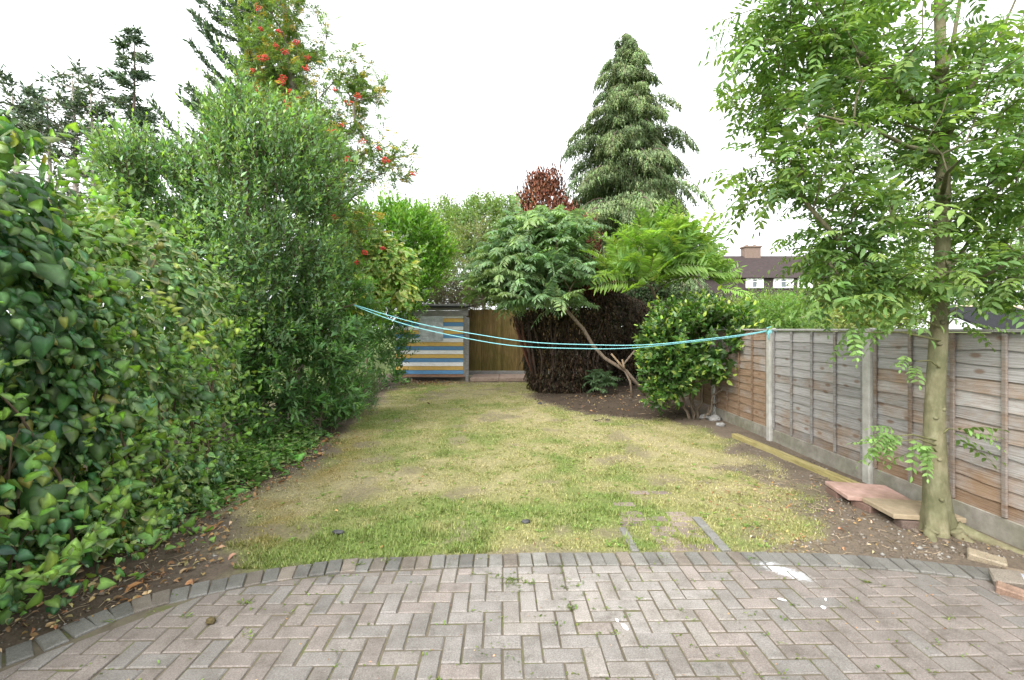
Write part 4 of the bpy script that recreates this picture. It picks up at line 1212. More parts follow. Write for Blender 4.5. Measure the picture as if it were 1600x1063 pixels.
def conifer_hedge(label, blobs, loc, seed, n):
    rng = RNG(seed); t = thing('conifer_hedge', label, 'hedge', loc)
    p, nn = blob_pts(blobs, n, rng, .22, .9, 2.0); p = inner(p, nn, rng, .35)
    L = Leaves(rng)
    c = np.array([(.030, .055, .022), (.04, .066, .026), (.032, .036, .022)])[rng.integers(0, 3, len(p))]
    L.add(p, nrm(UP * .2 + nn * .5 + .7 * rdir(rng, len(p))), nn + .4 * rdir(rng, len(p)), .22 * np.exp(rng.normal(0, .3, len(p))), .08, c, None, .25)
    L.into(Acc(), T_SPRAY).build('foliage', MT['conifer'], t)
conifer_hedge('dark conifer hedge filling the shady corner behind the forked sumac', [B(1000, 530, 14.0, 80, 90, .9), B(1090, 545, 13.6, 70, 70, .9), B(1045, 510, 14.2, 90, 60, .9)], (4.3, 14, 0), 72, 6500)

def sumac(name, label, base, stems, tips, nleaf, ll, pairs, cols, seed, erect, droop, hang, lf=.30, wd=.24, mat='leaf_pale', tipyellow=None, vee=0.0, cut=None, elo=.2, fans=()):
    rng = RNG(seed)
    t = thing(name, label, 'tree', base)
    tips = np.asarray(tips)
    br, td = grow(stems, tips, rng, r_tip=.008, power=.42, lift=.1, minz=1.0)
    W = Acc()
    for p, r in br: W.tube(p, r, 7, (.20, .155, .115), jit=.12, rng=rng)
    if cut:
        for pts, r in cut: W.tube(pts, r, 7, (.30, .22, .14), jit=.1, rng=rng)
    W.build('trunk', MT['bark'], t)
    L = Leaves(rng); K = Acc()
    cols = np.asarray(cols)
    for i, p in enumerate(tips):
        N = nleaf + int(rng.integers(-2, 3))
        az = np.arange(N) * 2.4 + rng.random() * 6
        el = elo + (erect - elo) * (np.arange(N) + .5) / N + rng.normal(0, .12, N)
        d = np.c_[np.cos(az) * np.cos(el), np.sin(az) * np.cos(el), np.sin(el)]
        c = cols[rng.integers(0, len(cols))] * math.exp(rng.normal(0, .08))
        c = np.tile(c, (N, 1))
        if tipyellow is not None: c[-1:] = c[-1:] * .4 + np.array(tipyellow) * .6
        pinnate(L, np.tile(p, (N, 1)) + .03 * rng.normal(size=(N, 3)), d, ll * np.exp(rng.normal(0, .16, N)), pairs, lf, wd, c, rng, droop=droop * (.35 + 1.2 * rng.random(N)), hang=hang * rng.uniform(.6, 1.3), fwd=.42, rach=K, rcol=(.17, .16, .07), rr=.006, vee=vee)
    for p, N, l, a0, a1 in fans:      # big fronds spreading from a shoot tip
        th = np.linspace(a0, a1, N) + rng.normal(0, .08, N)
        d = np.c_[np.cos(th), -.35 + .3 * rng.normal(size=N), np.sin(th)]
        c = cols[rng.integers(0, len(cols), N)] * 1.12
        pinnate(L, np.tile(p, (N, 1)) + .04 * rng.normal(size=(N, 3)), d, l * np.exp(rng.normal(0, .12, N)), 14, .23, .25, c, rng, droop=.14 + .2 * rng.random(N), hang=.1, fwd=.45, rach=K, rcol=(.18, .2, .07), rr=.008,
                up=np.tile((0, -1.0, .55), (N, 1)) + .25 * rng.normal(size=(N, 3)))
    L.into(K, T_DIAM).build('crown', MT[mat], t)

rng = RNG(81)
def dome(blobs, n, rng, sep):
    p, nn = blob_pts(blobs, n * 10, rng, .12, .9, 2.0)
    out = []
    for q in p:
        if all(np.linalg.norm(q - r) > sep for r in out): out.append(q)
        if len(out) >= n: break
    return np.array(out)
sb = [B(850, 376, 11.0, 66, 34, .8), B(800, 430, 10.8, 50, 48, .7), B(870, 440, 10.6, 60, 40, .8), B(950, 388, 11.0, 50, 42, .7), B(775, 462, 10.8, 26, 24, .45), B(965, 440, 11.0, 44, 40, .6), B(830, 395, 10.6, 50, 40, .6)]
tips = np.concatenate((dome(sb, 70, rng, .31), dome([(c, r * .55) for c, r in sb], 26, rng, .3))); tips = tips[tips[:, 2] > 1.9]
b0 = P(1000, 618, 11.2); b0[2] = 0
sumac('sumac_tree', 'blue green sumac with drooping feathery leaves on a long leaning stem', b0,
      [[b0 + (.2, 0, -.02), P(978, 580, 11.1), P(945, 560, 11.0), P(926, 540, 11.0), P(912, 515, 10.95), P(885, 485, 10.9), P(872, 470, 10.9)]],
      tips, 10, .64, 12, [(.10, .165, .085), (.12, .185, .10), (.085, .145, .07), (.14, .20, .09), (.11, .17, .07)], 82, 1.0, .55, .5, lf=.25, wd=.27, tipyellow=None)
sb2 = [B(1035, 405, 10.8, 60, 36, .7), B(1075, 412, 10.7, 40, 34, .6), B(1000, 435, 10.7, 45, 30, .6), B(1118, 458, 11.0, 30, 20, .5), B(1060, 455, 10.6, 70, 30, .6), B(975, 455, 10.7, 40, 30, .5), B(1100, 478, 10.9, 50, 16, .5)]
tips2 = dome(sb2, 20, rng, .45)
b1 = P(988, 622, 11.0); b1[2] = 0
sumac('sumac_tree', 'bright yellow green sumac with upright feathery leaves beside the round glossy bush', b1,
      [[b1, P(984, 595, 11.0), P(972, 572, 11.0), P(998, 540, 10.95), P(1015, 510, 10.9), P(1026, 470, 10.9)]],
      tips2, 10, .80, 12, [(.115, .195, .045), (.145, .23, .05), (.09, .16, .045)], 83, 1.1, .26, .05, elo=.2, vee=.25, lf=.235, wd=.29, mat='leaf', tipyellow=(.24, .29, .05), fans=[(P(1022, 425, 10.3), 10, 1.15, .35, 2.7), (P(1075, 425, 10.2), 9, 1.05, .25, 2.4), (P(985, 440, 10.3), 6, .9, .8, 3.0), (P(1110, 445, 10.5), 6, .85, -.1, 1.7)],
      cut=[([P(976, 578, 11.0), P(966, 566, 10.98), P(955, 553, 10.95)], (.03, .027, .022)), ([P(976, 578, 10.98), P(972, 562, 10.97)], (.026, .02))])
# yellow flower heads above the blue green sumac: young yellowing shoots
# low sucker shrub
b2 = P(938, 612, 11.6); b2[2] = 0
sumac('sumac_sucker', 'small dark feathery seedling on the shady soil under the sumac', b2, [[b2, b2 + (0, 0, .3)]], [b2 + (0, 0, .42), b2 + (.14, .05, .3), b2 + (-.14, 0, .32), b2 + (.02, -.1, .5), b2 + (-.05, -.14, .22), b2 + (.15, -.12, .45), b2 + (-.12, -.1, .52)],
      9, .36, 10, [(.06, .105, .05), (.07, .12, .06)], 84, .9, .5, .4, lf=.28)

# glossy round camellia
C0 = P(1086, 656, 8.4); C0[2] = 0
shrub('glossy_bush', 'rounded bush with glossy dark leaves in front of the fence corner', 'shrub', C0,
      [B(1090, 535, 8.4, 76, 58, .9), B(1045, 575, 8.2, 40, 50, .6), B(1130, 525, 8.5, 42, 48, .6), B(1030, 612, 8.2, 22, 24, .3), B(1150, 570, 8.4, 18, 20, .25), B(1075, 505, 8.4, 50, 36, .7), B(1035, 540, 8.2, 30, 40, .5)],
      1350, .17, 8, .098, .54, [(.038, .088, .020), (.052, .11, .022), (.032, .07, .018)], 91, tpl=T_OVAL, up=.35, tip=(.22, .29, .055), depth=.3, lump=.16, zmin=.32, keep=.9,
      trunk=[([C0 + (dx, dy, -.02), C0 + (dx * 2.2, dy, .35), C0 + (dx * 5 + .03, dy * 2, 1.0)], r) for dx, dy, r in ((-.1, 0, .03), (.05, .04, .035), (.14, -.05, .025), (-.04, -.08, .022), (.2, .08, .02), (0, .1, .028))])

# climber heaped over the shed roof
E0 = P(715, 478, 15.6)
shrub('climber_heap', 'pale leafy climber heaped over the shed roof and back fence', 'climber', E0,
      [B(715, 415, 15.7, 45, 40, .7), B(745, 385, 16.2, 42, 36, .7), B(690, 440, 15.4, 36, 30, .5), B(700, 462, 15.9, 70, 18, .5), B(640, 450, 15.6, 50, 30, .5), B(790, 468, 16.6, 60, 36, .6), B(762, 474, 16.1, 44, 16, .4), B(760, 440, 16.0, 26, 40, .5)],
      1500, .32, 8, .085, .42, [(.11, .155, .065), (.14, .18, .08), (.10, .135, .055), (.17, .16, .10)], 92, mat='leaf', up=.3, depth=.4, lump=.3, zmin=2.3)
rng = RNG(93); L = Leaves(rng); W = Acc(); t = thing('dry_stems', 'tangle of dry brown climber stems hanging over the shed roof edge', 'dead climber', P(700, 470, 15.1))
p, nn = blob_pts([B(690, 456, 15.2, 44, 18, .45), B(735, 462, 15.3, 30, 16, .4)], 900, rng, .3)
for q, n in zip(p, nn):
    d = nrm(rdir(rng, 1)[0] + n * .5 - UP * .2); l = rng.uniform(.2, .55)
    W.tube([q, q + d * l * .5 + rng.normal(0, .03, 3), q + d * l], (.006, .005, .003), 3, np.array((.19, .15, .11)) * rng.uniform(.6, 1.3), cap=False)
W.build('stems', MT['bark'], t)

# ------------------------------------------------------------------ far vegetation
def far_tree(name, label, blobs, base, n, leaf, cols, seed, group='trees beyond the garden end', cat='tree', trunk=True, mat='leaf', up=.4, tip=None, flowers=0):
    rng = RNG(seed); base = np.array(base, float); base[2] = 0
    t = thing(name, label, cat, base, group)
    L = Leaves(rng); cols = np.asarray(cols)
    p, nn = blob_pts(blobs, n, rng, .35, .9, 1.1); 
    ok = rng.random(len(p)) < .15 + .85 * sstep(.34, .52, noise3(p * 1.7 + 3)); p, nn = p[ok], nn[ok]
    p = inner(p, nn, rng, .9)
    cl = cols[(noise3(p * .9 + 17) * 2.999).astype(int) % len(cols)]
    shoots(L, None, p, nrm(nn * .6 + UP * up + .6 * rdir(rng, len(p))), .5 * np.exp(rng.normal(0, .3, len(p))), 6, leaf, .45, cl, rng, up=up, tipcol=tip)
    if flowers:
        q = p[rng.integers(0, len(p), flowers)]
        for k in range(4): L.add(q + UP * .1, rdir(rng, flowers), rdir(rng, flowers), .05, .045, np.array((.7, .7, .66)) / FOL[0], None, .05)
    L.into(Acc(), T_DIAM).build('crown', MT[mat], t)
    if trunk:
        W = Acc(); c = np.mean([b[0] for b in blobs], 0)
        br, _ = grow([[base, (base + c) / 2, c]], p[:: max(1, len(p) // 40)], rng, r_tip=.02, minz=1.5)
        for q, r in br: W.tube(q, r, 5, (.14, .115, .09))
        W.build('trunk', MT['bark'], t)
FC = [(.10, .155, .06), (.12, .175, .065), (.085, .135, .055)]
far_tree('far_tree', 'pale green tree behind the shed, left of the russet conifer top', [B(740, 365, 24, 46, 42, 1.5), B(775, 350, 24.5, 42, 40, 1.4)], P(755, 514, 24), 2600, .15, FC, 101)
far_tree('far_tree', 'hazy green tree just right of the bright laurel', [B(690, 370, 26, 44, 44, 1.5), B(660, 380, 26, 30, 40, 1.3)], P(688, 514, 26), 2200, .15, FC, 102)
far_tree('far_tree', 'green tree showing between sumac and russet conifer top', [B(820, 360, 25, 34, 44, 1.4), B(830, 410, 25, 50, 60, 1.5), B(730, 430, 25, 90, 50, 1.4)], P(820, 514, 25), 2600, .15, FC, 103)
conifer('tall_cypress', 'tall weeping cypress with drooping sprays standing above the sumacs', (5.6, 22, 0), 15.9, 4.3, 111, [(.115, .16, .08), (.135, .18, .088), (.10, .14, .073), (.13, .175, .078)], 330, .28, lo=.13, droop=.3, rise=.5, hang=1.7, prof=.76, dens=2.8, trunkr=.2, lenvar=.3, lw=.2, fanw=.62)

HG = [(.11, .165, .045), (.125, .185, .05), (.095, .15, .04)]
far_tree('garden_hedge', 'long rounded green hedge below the distant house windows', [B(1180, 492, 24, 60, 26, 1.2), B(1260, 492, 24, 62, 27, 1.3), B(1340, 490, 24, 60, 30, 1.3)], P(1260, 514, 24), 3600, .13, HG, 121, 'greenery beyond the right fence', 'hedge', False)
far_tree('far_shrub', 'large green bush seen behind the ash trunk beyond the fence', [B(1420, 450, 22, 60, 66, 1.3), B(1385, 480, 21, 50, 40, 1.2)], P(1410, 514, 22), 2200, .13, HG, 122, 'greenery beyond the right fence', 'shrub', True)
far_tree('far_shrub', 'green trees right of the ash trunk above the low felt shed', [B(1540, 430, 20, 70, 55, 1.3), B(1630, 400, 21, 60, 90, 1.4)], P(1560, 514, 21), 2400, .13, [(.09, .15, .045), (.11, .17, .05), (.08, .13, .04)], 123, 'greenery beyond the right fence', 'tree', True)
far_tree('far_shrub', 'yellowish leafy bush just over the fence left of the ash trunk', [B(1345, 502, 8.0, 40, 22, .4)], P(1345, 514, 8), 420, .07, [(.15, .19, .055), (.17, .20, .07), (.12, .17, .045)], 124, 'greenery beyond the right fence', 'shrub', False)
far_tree('flowering_shrub', 'bushy shrub with white flowers just over the fence beside the glossy bush', [B(1220, 505, 9.5, 60, 22, .5), B(1290, 503, 10, 30, 18, .4)], P(1230, 514, 9.5), 900, .06, [(.12, .20, .06), (.09, .16, .04), (.15, .22, .08)], 125, 'greenery beyond the right fence', 'shrub', False, flowers=50)
FOL[0] = 1.4
# ================================================================== ASH TREE on the right
def ash():
    rng = RNG(131)
    base = V3(3.47, 3.72, 0)
    t = thing('ash_tree', 'young ash tree with smooth olive trunk growing close to the fence', 'tree', base)
    Y = 3.72
    tr = [base + (0, 0, -.03), base + (.005, 0, .06), base + (0, 0, .2), base + (-.01, 0, .45), base + (-.02, 0, .8), P(1462, 600, Y), P(1468, 500, Y), P(1472, 440, Y), P(1472, 380, Y + .02), P(1474, 300, Y + .04), P(1473, 200, Y + .05), P(1470, 100, Y + .03), P(1468, 0, Y), P(1466, -120, Y), P(1470, -260, Y + .05)]
    trunk_r = [.125, .108, .088, .076, .070, .062, .057, .056, .052, .048, .043, .039, .036, .03, .02]
    # limbs leaving the stem
    limbs = [
        [P(1470, 462, Y), P(1440, 455, Y - .02), P(1400, 440, Y - .05), P(1350, 405, Y - .15), P(1310, 375, Y - .25), P(1270, 330, Y - .3), P(1235, 285, Y - .3)],
        [P(1475, 465, Y), P(1500, 450, Y - .05), P(1520, 440, Y - .12), P(1560, 420, Y - .35), P(1610, 395, Y - .6)],
        [P(1474, 430, Y), P(1500, 400, Y + .1), P(1530, 350, Y + .2), P(1560, 290, Y + .25), P(1575, 220, Y + .3)],
        [P(1472, 350, Y), P(1430, 350, Y + .2), P(1370, 345, Y + .35), P(1300, 330, Y + .5), P(1240, 310, Y + .6)],
        [P(1473, 180, Y), P(1430, 160, Y + .0), P(1370, 110, Y - .1), P(1300, 40, Y - .15), P(1250, -30, Y - .2)],
        [P(1473, 130, Y), P(1490, 60, Y), P(1500, 0, Y), P(1510, -120, Y)],
        [P(1473, 240, Y), P(1420, 230, Y - .3), P(1360, 200, Y - .5), P(1280, 180, Y - .7)],
        [P(1472, 230, Y), P(1510, 150, Y - .2), P(1560, 60, Y - .35), P(1600, -30, Y - .45)],
        [P(1473, 300, Y), P(1480, 270, Y - .5), P(1500, 250, Y - .9)],
        [P(1473, 280, Y), P(1440, 230, Y + .6), P(1400, 180, Y + 1.1)],
    ]
    cb = [(B(1240, 110, 3.6, 105, 110, .75), 60), (B(1360, 60, 3.7, 110, 110, .9), 66), (B(1235, 260, 3.6, 85, 62, .6), 36), (B(1320, 350, 3.6, 76, 66, .6), 36), (B(1420, 200, 3.7, 100, 120, .9), 62), (B(1520, 150, 3.6, 95, 150, .9), 60),
          (B(1560, 300, 3.5, 70, 120, .7), 48), (B(1450, 370, 3.7, 80, 70, .6), 26), (B(1560, 430, 3.6, 50, 45, .5), 16), (B(1300, 445, 3.5, 28, 50, .25), 14), (B(1440, 430, 3.4, 60, 36, .3), 12), (B(1500, 455, 3.5, 40, 30, .3), 8), (B(1390, 440, 3.7, 60, 36, .4), 18), (B(1430, -120, 3.7, 200, 120, 1.0), 50),
          (B(1180, 60, 3.6, 50, 80, .4), 18), (B(1640, 200, 3.6, 60, 220, .8), 26), (B(1480, 250, 4.7, 120, 200, .5), 40)]
    tg = []
    for (c, r), k in cb:
        q = c + r * rdir(rng, k) * rng.random((k, 1)) ** .4
        tg.append(q)
    tg = np.concatenate(tg)
    tg = tg[tg[:, 1] > 2.35]
    front = (np.abs(tg[:, 0] / tg[:, 1] - 670 / F) < 48 / F) & (tg[:, 1] < 3.8) & (tg[:, 2] < 5)
    tg = tg[~front | (rng.random(len(tg)) < .15)]
    trunks = [tr] + limbs
    br, tips = grow(trunks, tg, rng, r_tip=.0036, power=.48, minz=1.75, penal=.25)
    W = Acc()
    for i, (p, r) in enumerate(br):
        if i == 0: continue
        if i <= len(limbs): r = np.maximum(r, np.linspace(.02, .005, len(p)))
        W.tube(p, np.minimum(r, .024), 6, (.165, .15, .095), cap=False)
    limb_o = None
    # the stem: one tube of many rings with flare, ridges and bumps
    s = np.linspace(0, len(tr) - 1, 120)
    tra = np.array(tr)
    ctr = np.stack([np.interp(s, np.arange(len(tr)), tra[:, a]) for a in range(3)], 1)
    for _ in range(6): ctr[1:-1] = (ctr[:-2] + 2 * ctr[1:-1] + ctr[2:]) / 4
    rad = np.interp(s, np.arange(len(tr)), trunk_r)
    for _ in range(4): rad[1:-1] = (rad[:-2] + 2 * rad[1:-1] + rad[2:]) / 4
    nseg = 28; a = np.linspace(0, 2 * math.pi, nseg, endpoint=False)
    zc = ctr[:, 2]
    flare = np.exp(-np.maximum(zc, 0) / .16)[:, None]
    prof = 1 + flare * (.16 * np.cos(3 * a + .6) + .12 * np.cos(5 * a + 2))[None] + .03 * np.cos(2 * a[None] + zc[:, None] * 1.5)
    prof = prof + .35 * np.exp(-((a[None] - 5.9 + 6.28 * (a[None] < 2)) / .45) ** 2) * np.exp(-np.maximum(zc, 0) / .35)[:, None] * .6
    groove = .08 * np.exp(-((a[None] - 5.0) / .16) ** 2) * np.exp(-((zc[:, None] - .5) / .5) ** 2)
    pp = np.stack(np.broadcast_arrays(np.cos(a)[None] * 3 + 5, np.sin(a)[None] * 3, zc[:, None] * 6), -1)
    prof = prof - groove + .045 * (noise3(pp + 20) - .5) + .03 * (noise3(pp * 3 + 3) - .5)
    rr = rad[:, None] * prof
    V = np.stack((ctr[:, 0:1] + rr * np.cos(a), ctr[:, 1:2] + rr * np.sin(a), np.broadcast_to(ctr[:, 2:3], rr.shape)), -1)
    i = np.arange(119)[:, None] * nseg; j = np.arange(nseg)[None]; j2 = (j + 1) % nseg
    A = Acc(); A.add(V.reshape(-1, 3), np.stack(np.broadcast_arrays(i + j, i + j2, i + nseg + j2, i + nseg + j), -1).reshape(-1, 4))
    # surface root running to the right
    k = np.linspace(0, 1, 12)
    for e0, e1, r0, w in (((.11, -.05, .06), (.40, -.52, -.015), .05, .04), ((.06, -.09, .05), (.12, -.22, -.03), .05, .02), ((-.09, -.06, .04), (-.17, -.14, -.03), .05, .02)):
        e0, e1 = V3(*e0), V3(*e1)
        q = base + e0 + (e1 - e0) * k[:, None]; q[:, 2] = base[2] + e0[2] * np.exp(-k * 3) + .02 * (1 - k) - .028 * k; q[:, 1] += w * np.sin(k * 5)
        A.tube(q, np.linspace(r0, .024, 12), 10, jit=.12, rng=rng)
    # knots left by lost twigs
    for z, az in ((.62, -1.9), (.3, -1.75), (1.55, -1.7), (1.72, -1.2), (1.02, -1.3), (.95, -2.2)):
        c = base + (-.015, 0, z); rr_ = np.interp(z, zc, rad) * .97
        q = c + V3(math.cos(az), math.sin(az), 0) * rr_
        A.tube([q - V3(math.cos(az), math.sin(az), 0) * .01, q + V3(math.cos(az), math.sin(az), .1) * .012], (.022, .012), 8)
    tk = A.build('trunk', MT['ash_bark'], t, smooth=True)
    W.build('branches', MT['bark'], t)
    # leaves
    L = Leaves(rng); K = Acc(); N = len(tg)
    for i in range(5):
        pos = tg - tips * (rng.random((N, 1)) * .30) + .025 * rng.normal(size=(N, 3))
        d = nrm(tips * .45 + rdir(rng, N) * (1, 1, .6) * .9 + UP * .1)
        c = np.array([(.095, .165, .055), (.115, .19, .06), (.08, .145, .055), (.14, .21, .06)])[rng.integers(0, 4, N)]
        pinnate(L, pos, d, .27 * np.exp(rng.normal(0, .2, N)), 5, .235, .40, c, rng, droop=.35, hang=.30, fwd=.55, rach=K, rcol=(.11, .14, .05), rr=.0022)
    # sprouts low on the stem
    sp = [(P(1352, 520, 3.55), (-1, -.2, -.2), 7), (P(1400, 500, 3.6), (-1, -.3, -.3), 6), (P(1330, 520, 3.5), (-.5, -.3, -.6), 4), (P(1430, 565, 3.55), (-.8, -.3, -.2), 4), (P(1400, 690, 3.55), (-1, -.2, .15), 9),
          (P(1440, 700, 3.6), (-.6, -.4, -.2), 8), (P(1378, 684, 3.5), (-1, -.1, .1), 4), (P(1495, 672, 3.6), (.7, -.4, 0), 7), (P(1500, 500, 3.6), (.9, -.3, -.1), 5), (P(1520, 480, 3.6), (.8, -.2, .1), 4)]
    for q, d, k in sp:
        W2 = Acc(); d = np.array(d, float)
        zb = max(q[2] - .05, .3); xb = np.interp(zb, zc, ctr[:, 0])
        W2.tube([V3(xb, 3.68, zb - .02), (q + V3(xb, 3.66, zb)) / 2 + (0, 0, .03), q], (.008, .006, .003), 5, (.15, .15, .07), cap=False); W2.build('sprout', MT['bark'], t)
        pinnate(L, np.tile(q, (k, 1)) + .03 * rng.normal(size=(k, 3)), nrm(d + .5 * rdir(rng, k)), .22 * np.exp(rng.normal(0, .2, k)), 5, .22, .5, (.12, .20, .065), rng, droop=.3, hang=.25, rach=K, rcol=(.12, .16, .06), rr=.002)
    L.into(K, T_OVAL).build('crown', MT['leaf'], t)
ash()
FOL[0] = 1.0
# ================================================================== SMALL THINGS
slabm = lambda nm, a, b: solid_mat(nm, [(.3, a), (.7, b)], 12, .9, .4, 90, second=(2.5, [(.35, (.68, .68, .62)), (.6, (1.06, 1.05, 1.05))]))
def slab(c, size, rot, m, label):
    acc = Acc(); acc.box((0, 0, 0), size, (0, 0, 0), bev=.006)
    o = acc.build('paving_slab', m); o.location = c; o.rotation_euler = rot
    obj_set(o, label, 'paving slab', 'loose slabs lying by the fence')
slab((3.44, 4.41, .085), (.55, .42, .04), (R(1), R(1.5), R(-9)), slabm('pink_slab', (.33, .21, .175), (.47, .32, .275)), 'flat pink paving slab lying beside the mossy timber')
slab((3.50, 3.99, .085), (.55, .42, .042), (R(-1.5), R(1), R(-7)), slabm('buff_slab', (.28, .22, .145), (.40, .325, .23)), 'flat buff paving slab lying against the ash trunk')
def brick(c, size, rot, col, label):
    acc = Acc(); acc.box((0, 0, 0), size, (0, 0, 0), col, bev=.008, jit=.006, rng=RNG(int(abs(c[0] * 1000 + c[1] * 77))))
    o = acc.build('loose_brick', PAVER); o.location = c; o.rotation_euler = rot
    obj_set(o, label, 'brick', 'loose bricks around the slabs and the patio end')
brick((3.36, 3.84, .03), (.2, .1, .065), (0, 0, R(-4)), (.14, .10, .085), 'dark brick propping the near end of the buff slab')
brick((3.27, 4.22, .03), (.1, .2, .065), (0, 0, R(10)), (.16, .10, .08), 'dark brick under the joint of the pink and buff slabs')
brick((3.24, 4.55, .03), (.1, .2, .065), (0, 0, R(-8)), (.16, .10, .08), 'dark brick under the far corner of the pink slab')
brick((3.40, 3.26, .015), (.2, .1, .065), (R(8), R(6), R(-42)), (.23, .19, .135), 'sandy brick lying at the end of the root')
brick((3.22, 2.96, .035), (.15, .13, .075), (R(14), R(-10), R(-35)), (.17, .145, .12), 'tilted grey brown brick at the patio end')
brick((3.16, 2.84, .008), (.2, .1, .06), (R(3), R(5), R(-48)), (.23, .15, .11), 'orange brick sunk at the right corner of the patio')
brick((3.42, 3.05, .012), (.18, .09, .06), (R(-6), R(4), R(-25)), (.19, .145, .105), 'brown brick half buried between the root and the patio end')
# pebble-like lump on the patio (dried moss clod)
def lump(name, c, r, sq, m, label, cat, seed):
    rng = RNG(seed); n = 14
    th, ph = np.meshgrid(np.linspace(0, math.pi, 9), np.linspace(0, 2 * math.pi, n, endpoint=False), indexing='ij')
    d = np.stack((np.sin(th) * np.cos(ph), np.sin(th) * np.sin(ph), np.cos(th)), -1).reshape(-1, 3)
    q = d * r * np.array(sq) * (1 + .5 * (noise3(d * 2.2 + seed * 1.7) - .5) + .4 * (noise3(d * 6 + seed) - .5))[:, None]
    i = np.arange(8)[:, None] * n; j = np.arange(n)[None]; j2 = (j + 1) % n
    acc = Acc(); acc.add(q, np.stack(np.broadcast_arrays(i + j, i + n + j, i + n + j2, i + j2), -1).reshape(-1, 4))
    o = acc.build(name, m); o.location = c
    obj_set(o, label, cat)
clod = solid_mat('dry_moss_clod', [(.3, (.05, .035, .02)), (.7, (.15, .12, .05))], 60, 1, .8, 150)
lump('moss_clod', (-1.71, 2.585, .012), .022, (1.3, 1, .8), clod, 'small brown moss clod lying on the left part of the patio', 'moss clod', 1)
stone = solid_mat('dark_stone', [(.3, (.035, .035, .038)), (.7, (.10, .10, .10))], 30, .6, .3, 80)
lump('stone', (-1.42, 3.72, .008), .034, (1.4, .7, .5), stone, 'dark flat stone lying in the front left of the lawn', 'stone', 2)
lump('stone', (.12, 3.93, .006), .03, (1.2, .8, .6), stone, 'small dark stone near the middle front of the lawn', 'stone', 3)
lump('stone', (.62, 10.1, .01), .035, (1.5, .8, .6), stone, 'dark stone on the far lawn before the dead conifer', 'stone', 5)
pal = solid_mat('pale_rubble', [(.3, (.17, .165, .16)), (.7, (.33, .325, .32))], 20, .9, .4, 60)
for i, (px, py, r, lab) in enumerate(((1117, 658, .09, 'pale rubble lump under the glossy bush, nearest the fence'), (1100, 655, .07, 'pale rubble lump under the glossy bush, beside its stems'), (1126, 668, .06, 'smallest pale rubble lump under the glossy bush, towards the lawn'))):
    c = P(px, py, F * EYE / (py - HOR)); c[2] = .04
    lump('rubble', c, r, (1.3, 1, .75), pal, lab, 'rubble', 10 + i)
lump('stone', (3.33, 2.98, .03), .045, (1.2, 1, .8), solid_mat('blue_grey_stone', [(.3, (.2, .22, .26)), (.7, (.36, .38, .42))], 12, .6, .2), 'blue grey stone beyond the tilted brick at the right edge', 'stone', 20)

# chewed bits of white paint on the patio
paintm = solid_mat('white_paint_chip', [(.3, (.72, .72, .72)), (.7, (.84, .84, .84))], 20, .5, .1)
def chip(x, y, l, w, a, label):
    rng = RNG(int(abs(x * 991 + y * 37))); n = 11
    th = np.linspace(0, 2 * math.pi, n, endpoint=False)
    q = np.c_[np.cos(th) * l * (.7 + .6 * rng.random(n)), np.sin(th) * w * (.7 + .6 * rng.random(n))]
    q = q @ np.array(((math.cos(a), math.sin(a)), (-math.sin(a), math.cos(a)))) + (x, y)
    acc = Acc(); acc.prism(q, .003, .008, inset=.001, drop=.001)
    obj_set(acc.build('paint_chip', paintm), label, 'paint chip', 'white paint drops on the patio')
chip(.63, 2.545, .012, .030, .3, 'white streak on a paver right of the patio centre, nearest the viewer')
chip(.60, 2.60, .008, .012, .3, 'tiny white spot just behind the white streak near the patio centre')
chip(1.66, 2.80, .022, .008, -.5, 'white sliver on the pavers in front of the big white paint splash')
chip(1.86, 2.72, .016, .012, .2, 'white drop on the pavers right of the white sliver')
chip(1.93, 2.80, .014, .006, .9, 'thin white speck between the white drop and the paint splash')

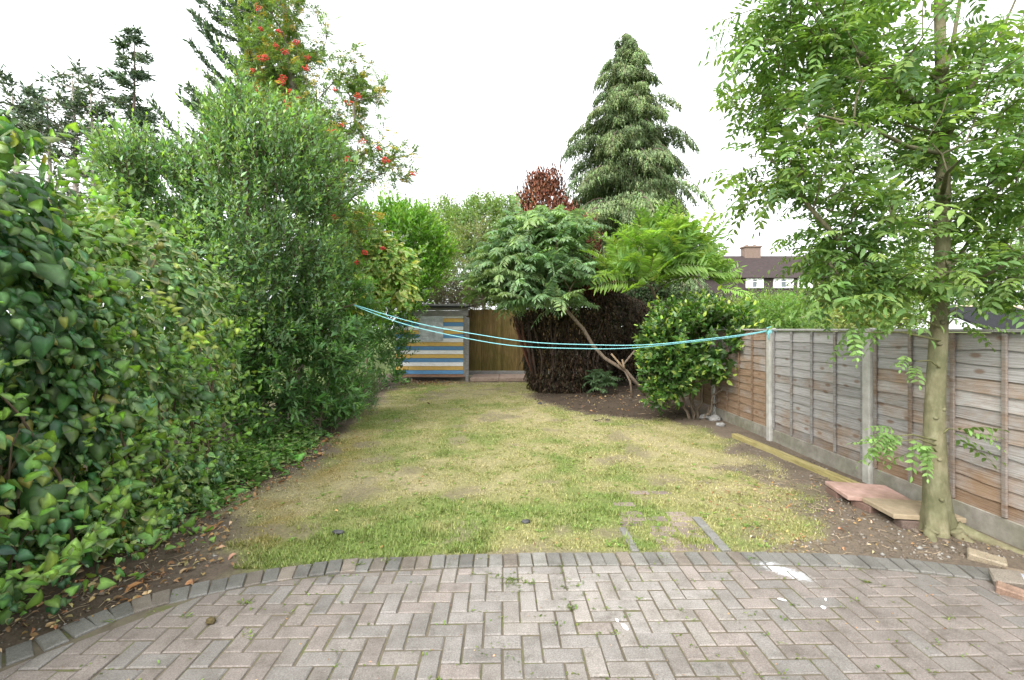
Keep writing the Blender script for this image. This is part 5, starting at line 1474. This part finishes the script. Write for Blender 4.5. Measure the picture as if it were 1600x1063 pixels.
# fallen leaves and twigs along the left hedge, the shed and the tree
def litter():
    rng = RNG(151); L = Leaves(rng)
    X, Yy, S = [], [], []
    N = 1500; y = 2.2 + 5.2 * rng.random(N); xl = np.interp(y, [2.2, 2.5, 2.9, 3.3, 4.15, 5.25, 6.74, 7.5], [-2.85, -2.55, -2.32, -2.1, -2.5, -2.5, -2.65, -2.75])
    X.append(xl - 1.0 * rng.random(N) ** 1.3 + .1 * rng.normal(size=N)); Yy.append(y); S.append(np.full(N, .038))
    N = 260; X.append(rng.normal(-2.6, .55, N)); Yy.append(14.1 + .3 * rng.normal(size=N)); S.append(np.full(N, .06))
    N = 170; a = rng.random(N) * 6.28; X.append(2.3 + 1.9 * np.cos(a) * rng.random(N)); Yy.append(11.0 + 2.6 * np.sin(a) * rng.random(N)); S.append(np.full(N, .045))
    N = 420; X.append(rng.uniform(1.9, 3.7, N)); Yy.append(rng.uniform(3.4, 5.0, N)); S.append(np.full(N, .022))
    N = 170; X.append(rng.uniform(-2.4, 3.0, N)); Yy.append(3.5 + 9 * rng.random(N) ** 1.4); S.append(np.full(N, .025))
    N = 110; X.append(rng.uniform(-2.5, 3.2, N)); Yy.append(rng.uniform(2.1, 3.3, N)); S.append(np.full(N, .011))
    x, y, s = map(np.concatenate, (X, Yy, S)); n = len(x)
    z = np.where(y < edge_y(x), .006, ground_z(x, y) + .012) + .012 * rng.random(n)
    c = np.array([(.30, .17, .08), (.36, .22, .11), (.22, .13, .07), (.42, .31, .18), (.30, .24, .12), (.16, .10, .06)])[rng.integers(0, 6, n)]
    ln = s * np.exp(rng.normal(0, .35, n))
    L.add(np.c_[x, y, z], rdir(rng, n) * (1, 1, .25), UP + .5 * rng.normal(size=(n, 3)), ln, ln * .55, c, None, .2, bend=2.5)
    o = L.into(Acc(), T_OVAL).build('fallen_leaves', MT['dry'])
    obj_set(o, 'brown fallen leaves scattered along the hedge foot and on the soil', 'fallen leaves', kind='stuff')
    W = Acc()
    for _ in range(520):
        u = rng.random()
        if u < .5: y = rng.uniform(2.3, 6.8); x = np.interp(y, [2.2, 2.9, 3.3, 4.15, 6.74], [-2.75, -2.4, -2.25, -2.55, -2.75]) - rng.random() * .6
        elif u < .85: x, y = rng.uniform(2.2, 3.7), rng.uniform(3.35, 5.2)
        else: x, y = rng.uniform(1.2, 3.6), rng.uniform(8.6, 12)
        if y < edge_y(np.array(x)): continue
        z = ground_z(np.array([x]), np.array([y]))[0] + .006
        a = rng.random() * 6.28; l = rng.uniform(.04, .16)
        d = np.array((math.cos(a), math.sin(a), rng.normal(0, .08)))
        p0 = np.array((x, y, z))
        W.tube([p0, p0 + d * l * .5 + rng.normal(0, .006, 3), p0 + d * l], (.003, .0028, .0018), 4, np.array((.32, .25, .17)) * rng.uniform(.45, 1.3), cap=False)
    obj_set(W.build('fallen_twigs', MT['bark']), 'thin dry twigs strewn on the soil under hedge, tree and shrubs', 'twigs', kind='stuff')
    A = Acc(); ico = np.array([(1, 0, 0), (0, 1, 0), (-1, 0, 0), (0, -1, 0), (0, 0, .7), (0, 0, -.7)], float)
    fc = np.array([(0, 1, 4), (1, 2, 4), (2, 3, 4), (3, 0, 4), (1, 0, 5), (2, 1, 5), (3, 2, 5), (0, 3, 5)])
    for _ in range(3400):
        u = rng.random()
        if u < .6: x, y = rng.uniform(1.9, 3.75), 3.3 + 3.4 * rng.random() ** 1.6
        elif u < .8: x, y = rng.uniform(.5, 3.6), rng.uniform(8.3, 12.5)
        else: y = rng.uniform(2.2, 6.5); x = np.interp(y, [2.2, 2.9, 3.3, 4.15, 6.74], [-2.75, -2.35, -2.15, -2.45, -2.6]) - rng.random() * .5
        if y < edge_y(np.array(x)): continue
        if lawn_fields(np.array([x]), np.array([y]))[0][0] > .75: continue
        r = rng.uniform(.004, .016) * (1.6 if y > 8 else 1) * (2.0 if rng.random() < .06 else 1)
        z = ground_z(np.array([x]), np.array([y]))[0] + r * .2
        v = ico * r * rng.uniform(.6, 1.3, 3) + rng.normal(0, r * .12, (6, 3))
        a = rng.random() * 6.28; ca, sa = math.cos(a), math.sin(a)
        v = np.c_[v[:, 0] * ca - v[:, 1] * sa, v[:, 0] * sa + v[:, 1] * ca, v[:, 2]]
        A.add(v + (x, y, z), fc, np.array(((.17, .138, .107), (.22, .195, .165), (.12, .097, .073), (.30, .285, .26))[int(rng.choice(4, p=(.45, .25, .22, .08)))]) * rng.uniform(.8, 1.2) * (.4 if y > 8 else 1))
    obj_set(A.build('soil_crumbs', solid_mat('crumb', [(.3, (.8, .8, .8)), (.7, (1.15, 1.15, 1.15))], 60, .95, .3, attr=True, spec=.1)), 'earth crumbs and small stones on the bare soil by the tree', 'gravel', kind='stuff')
litter()
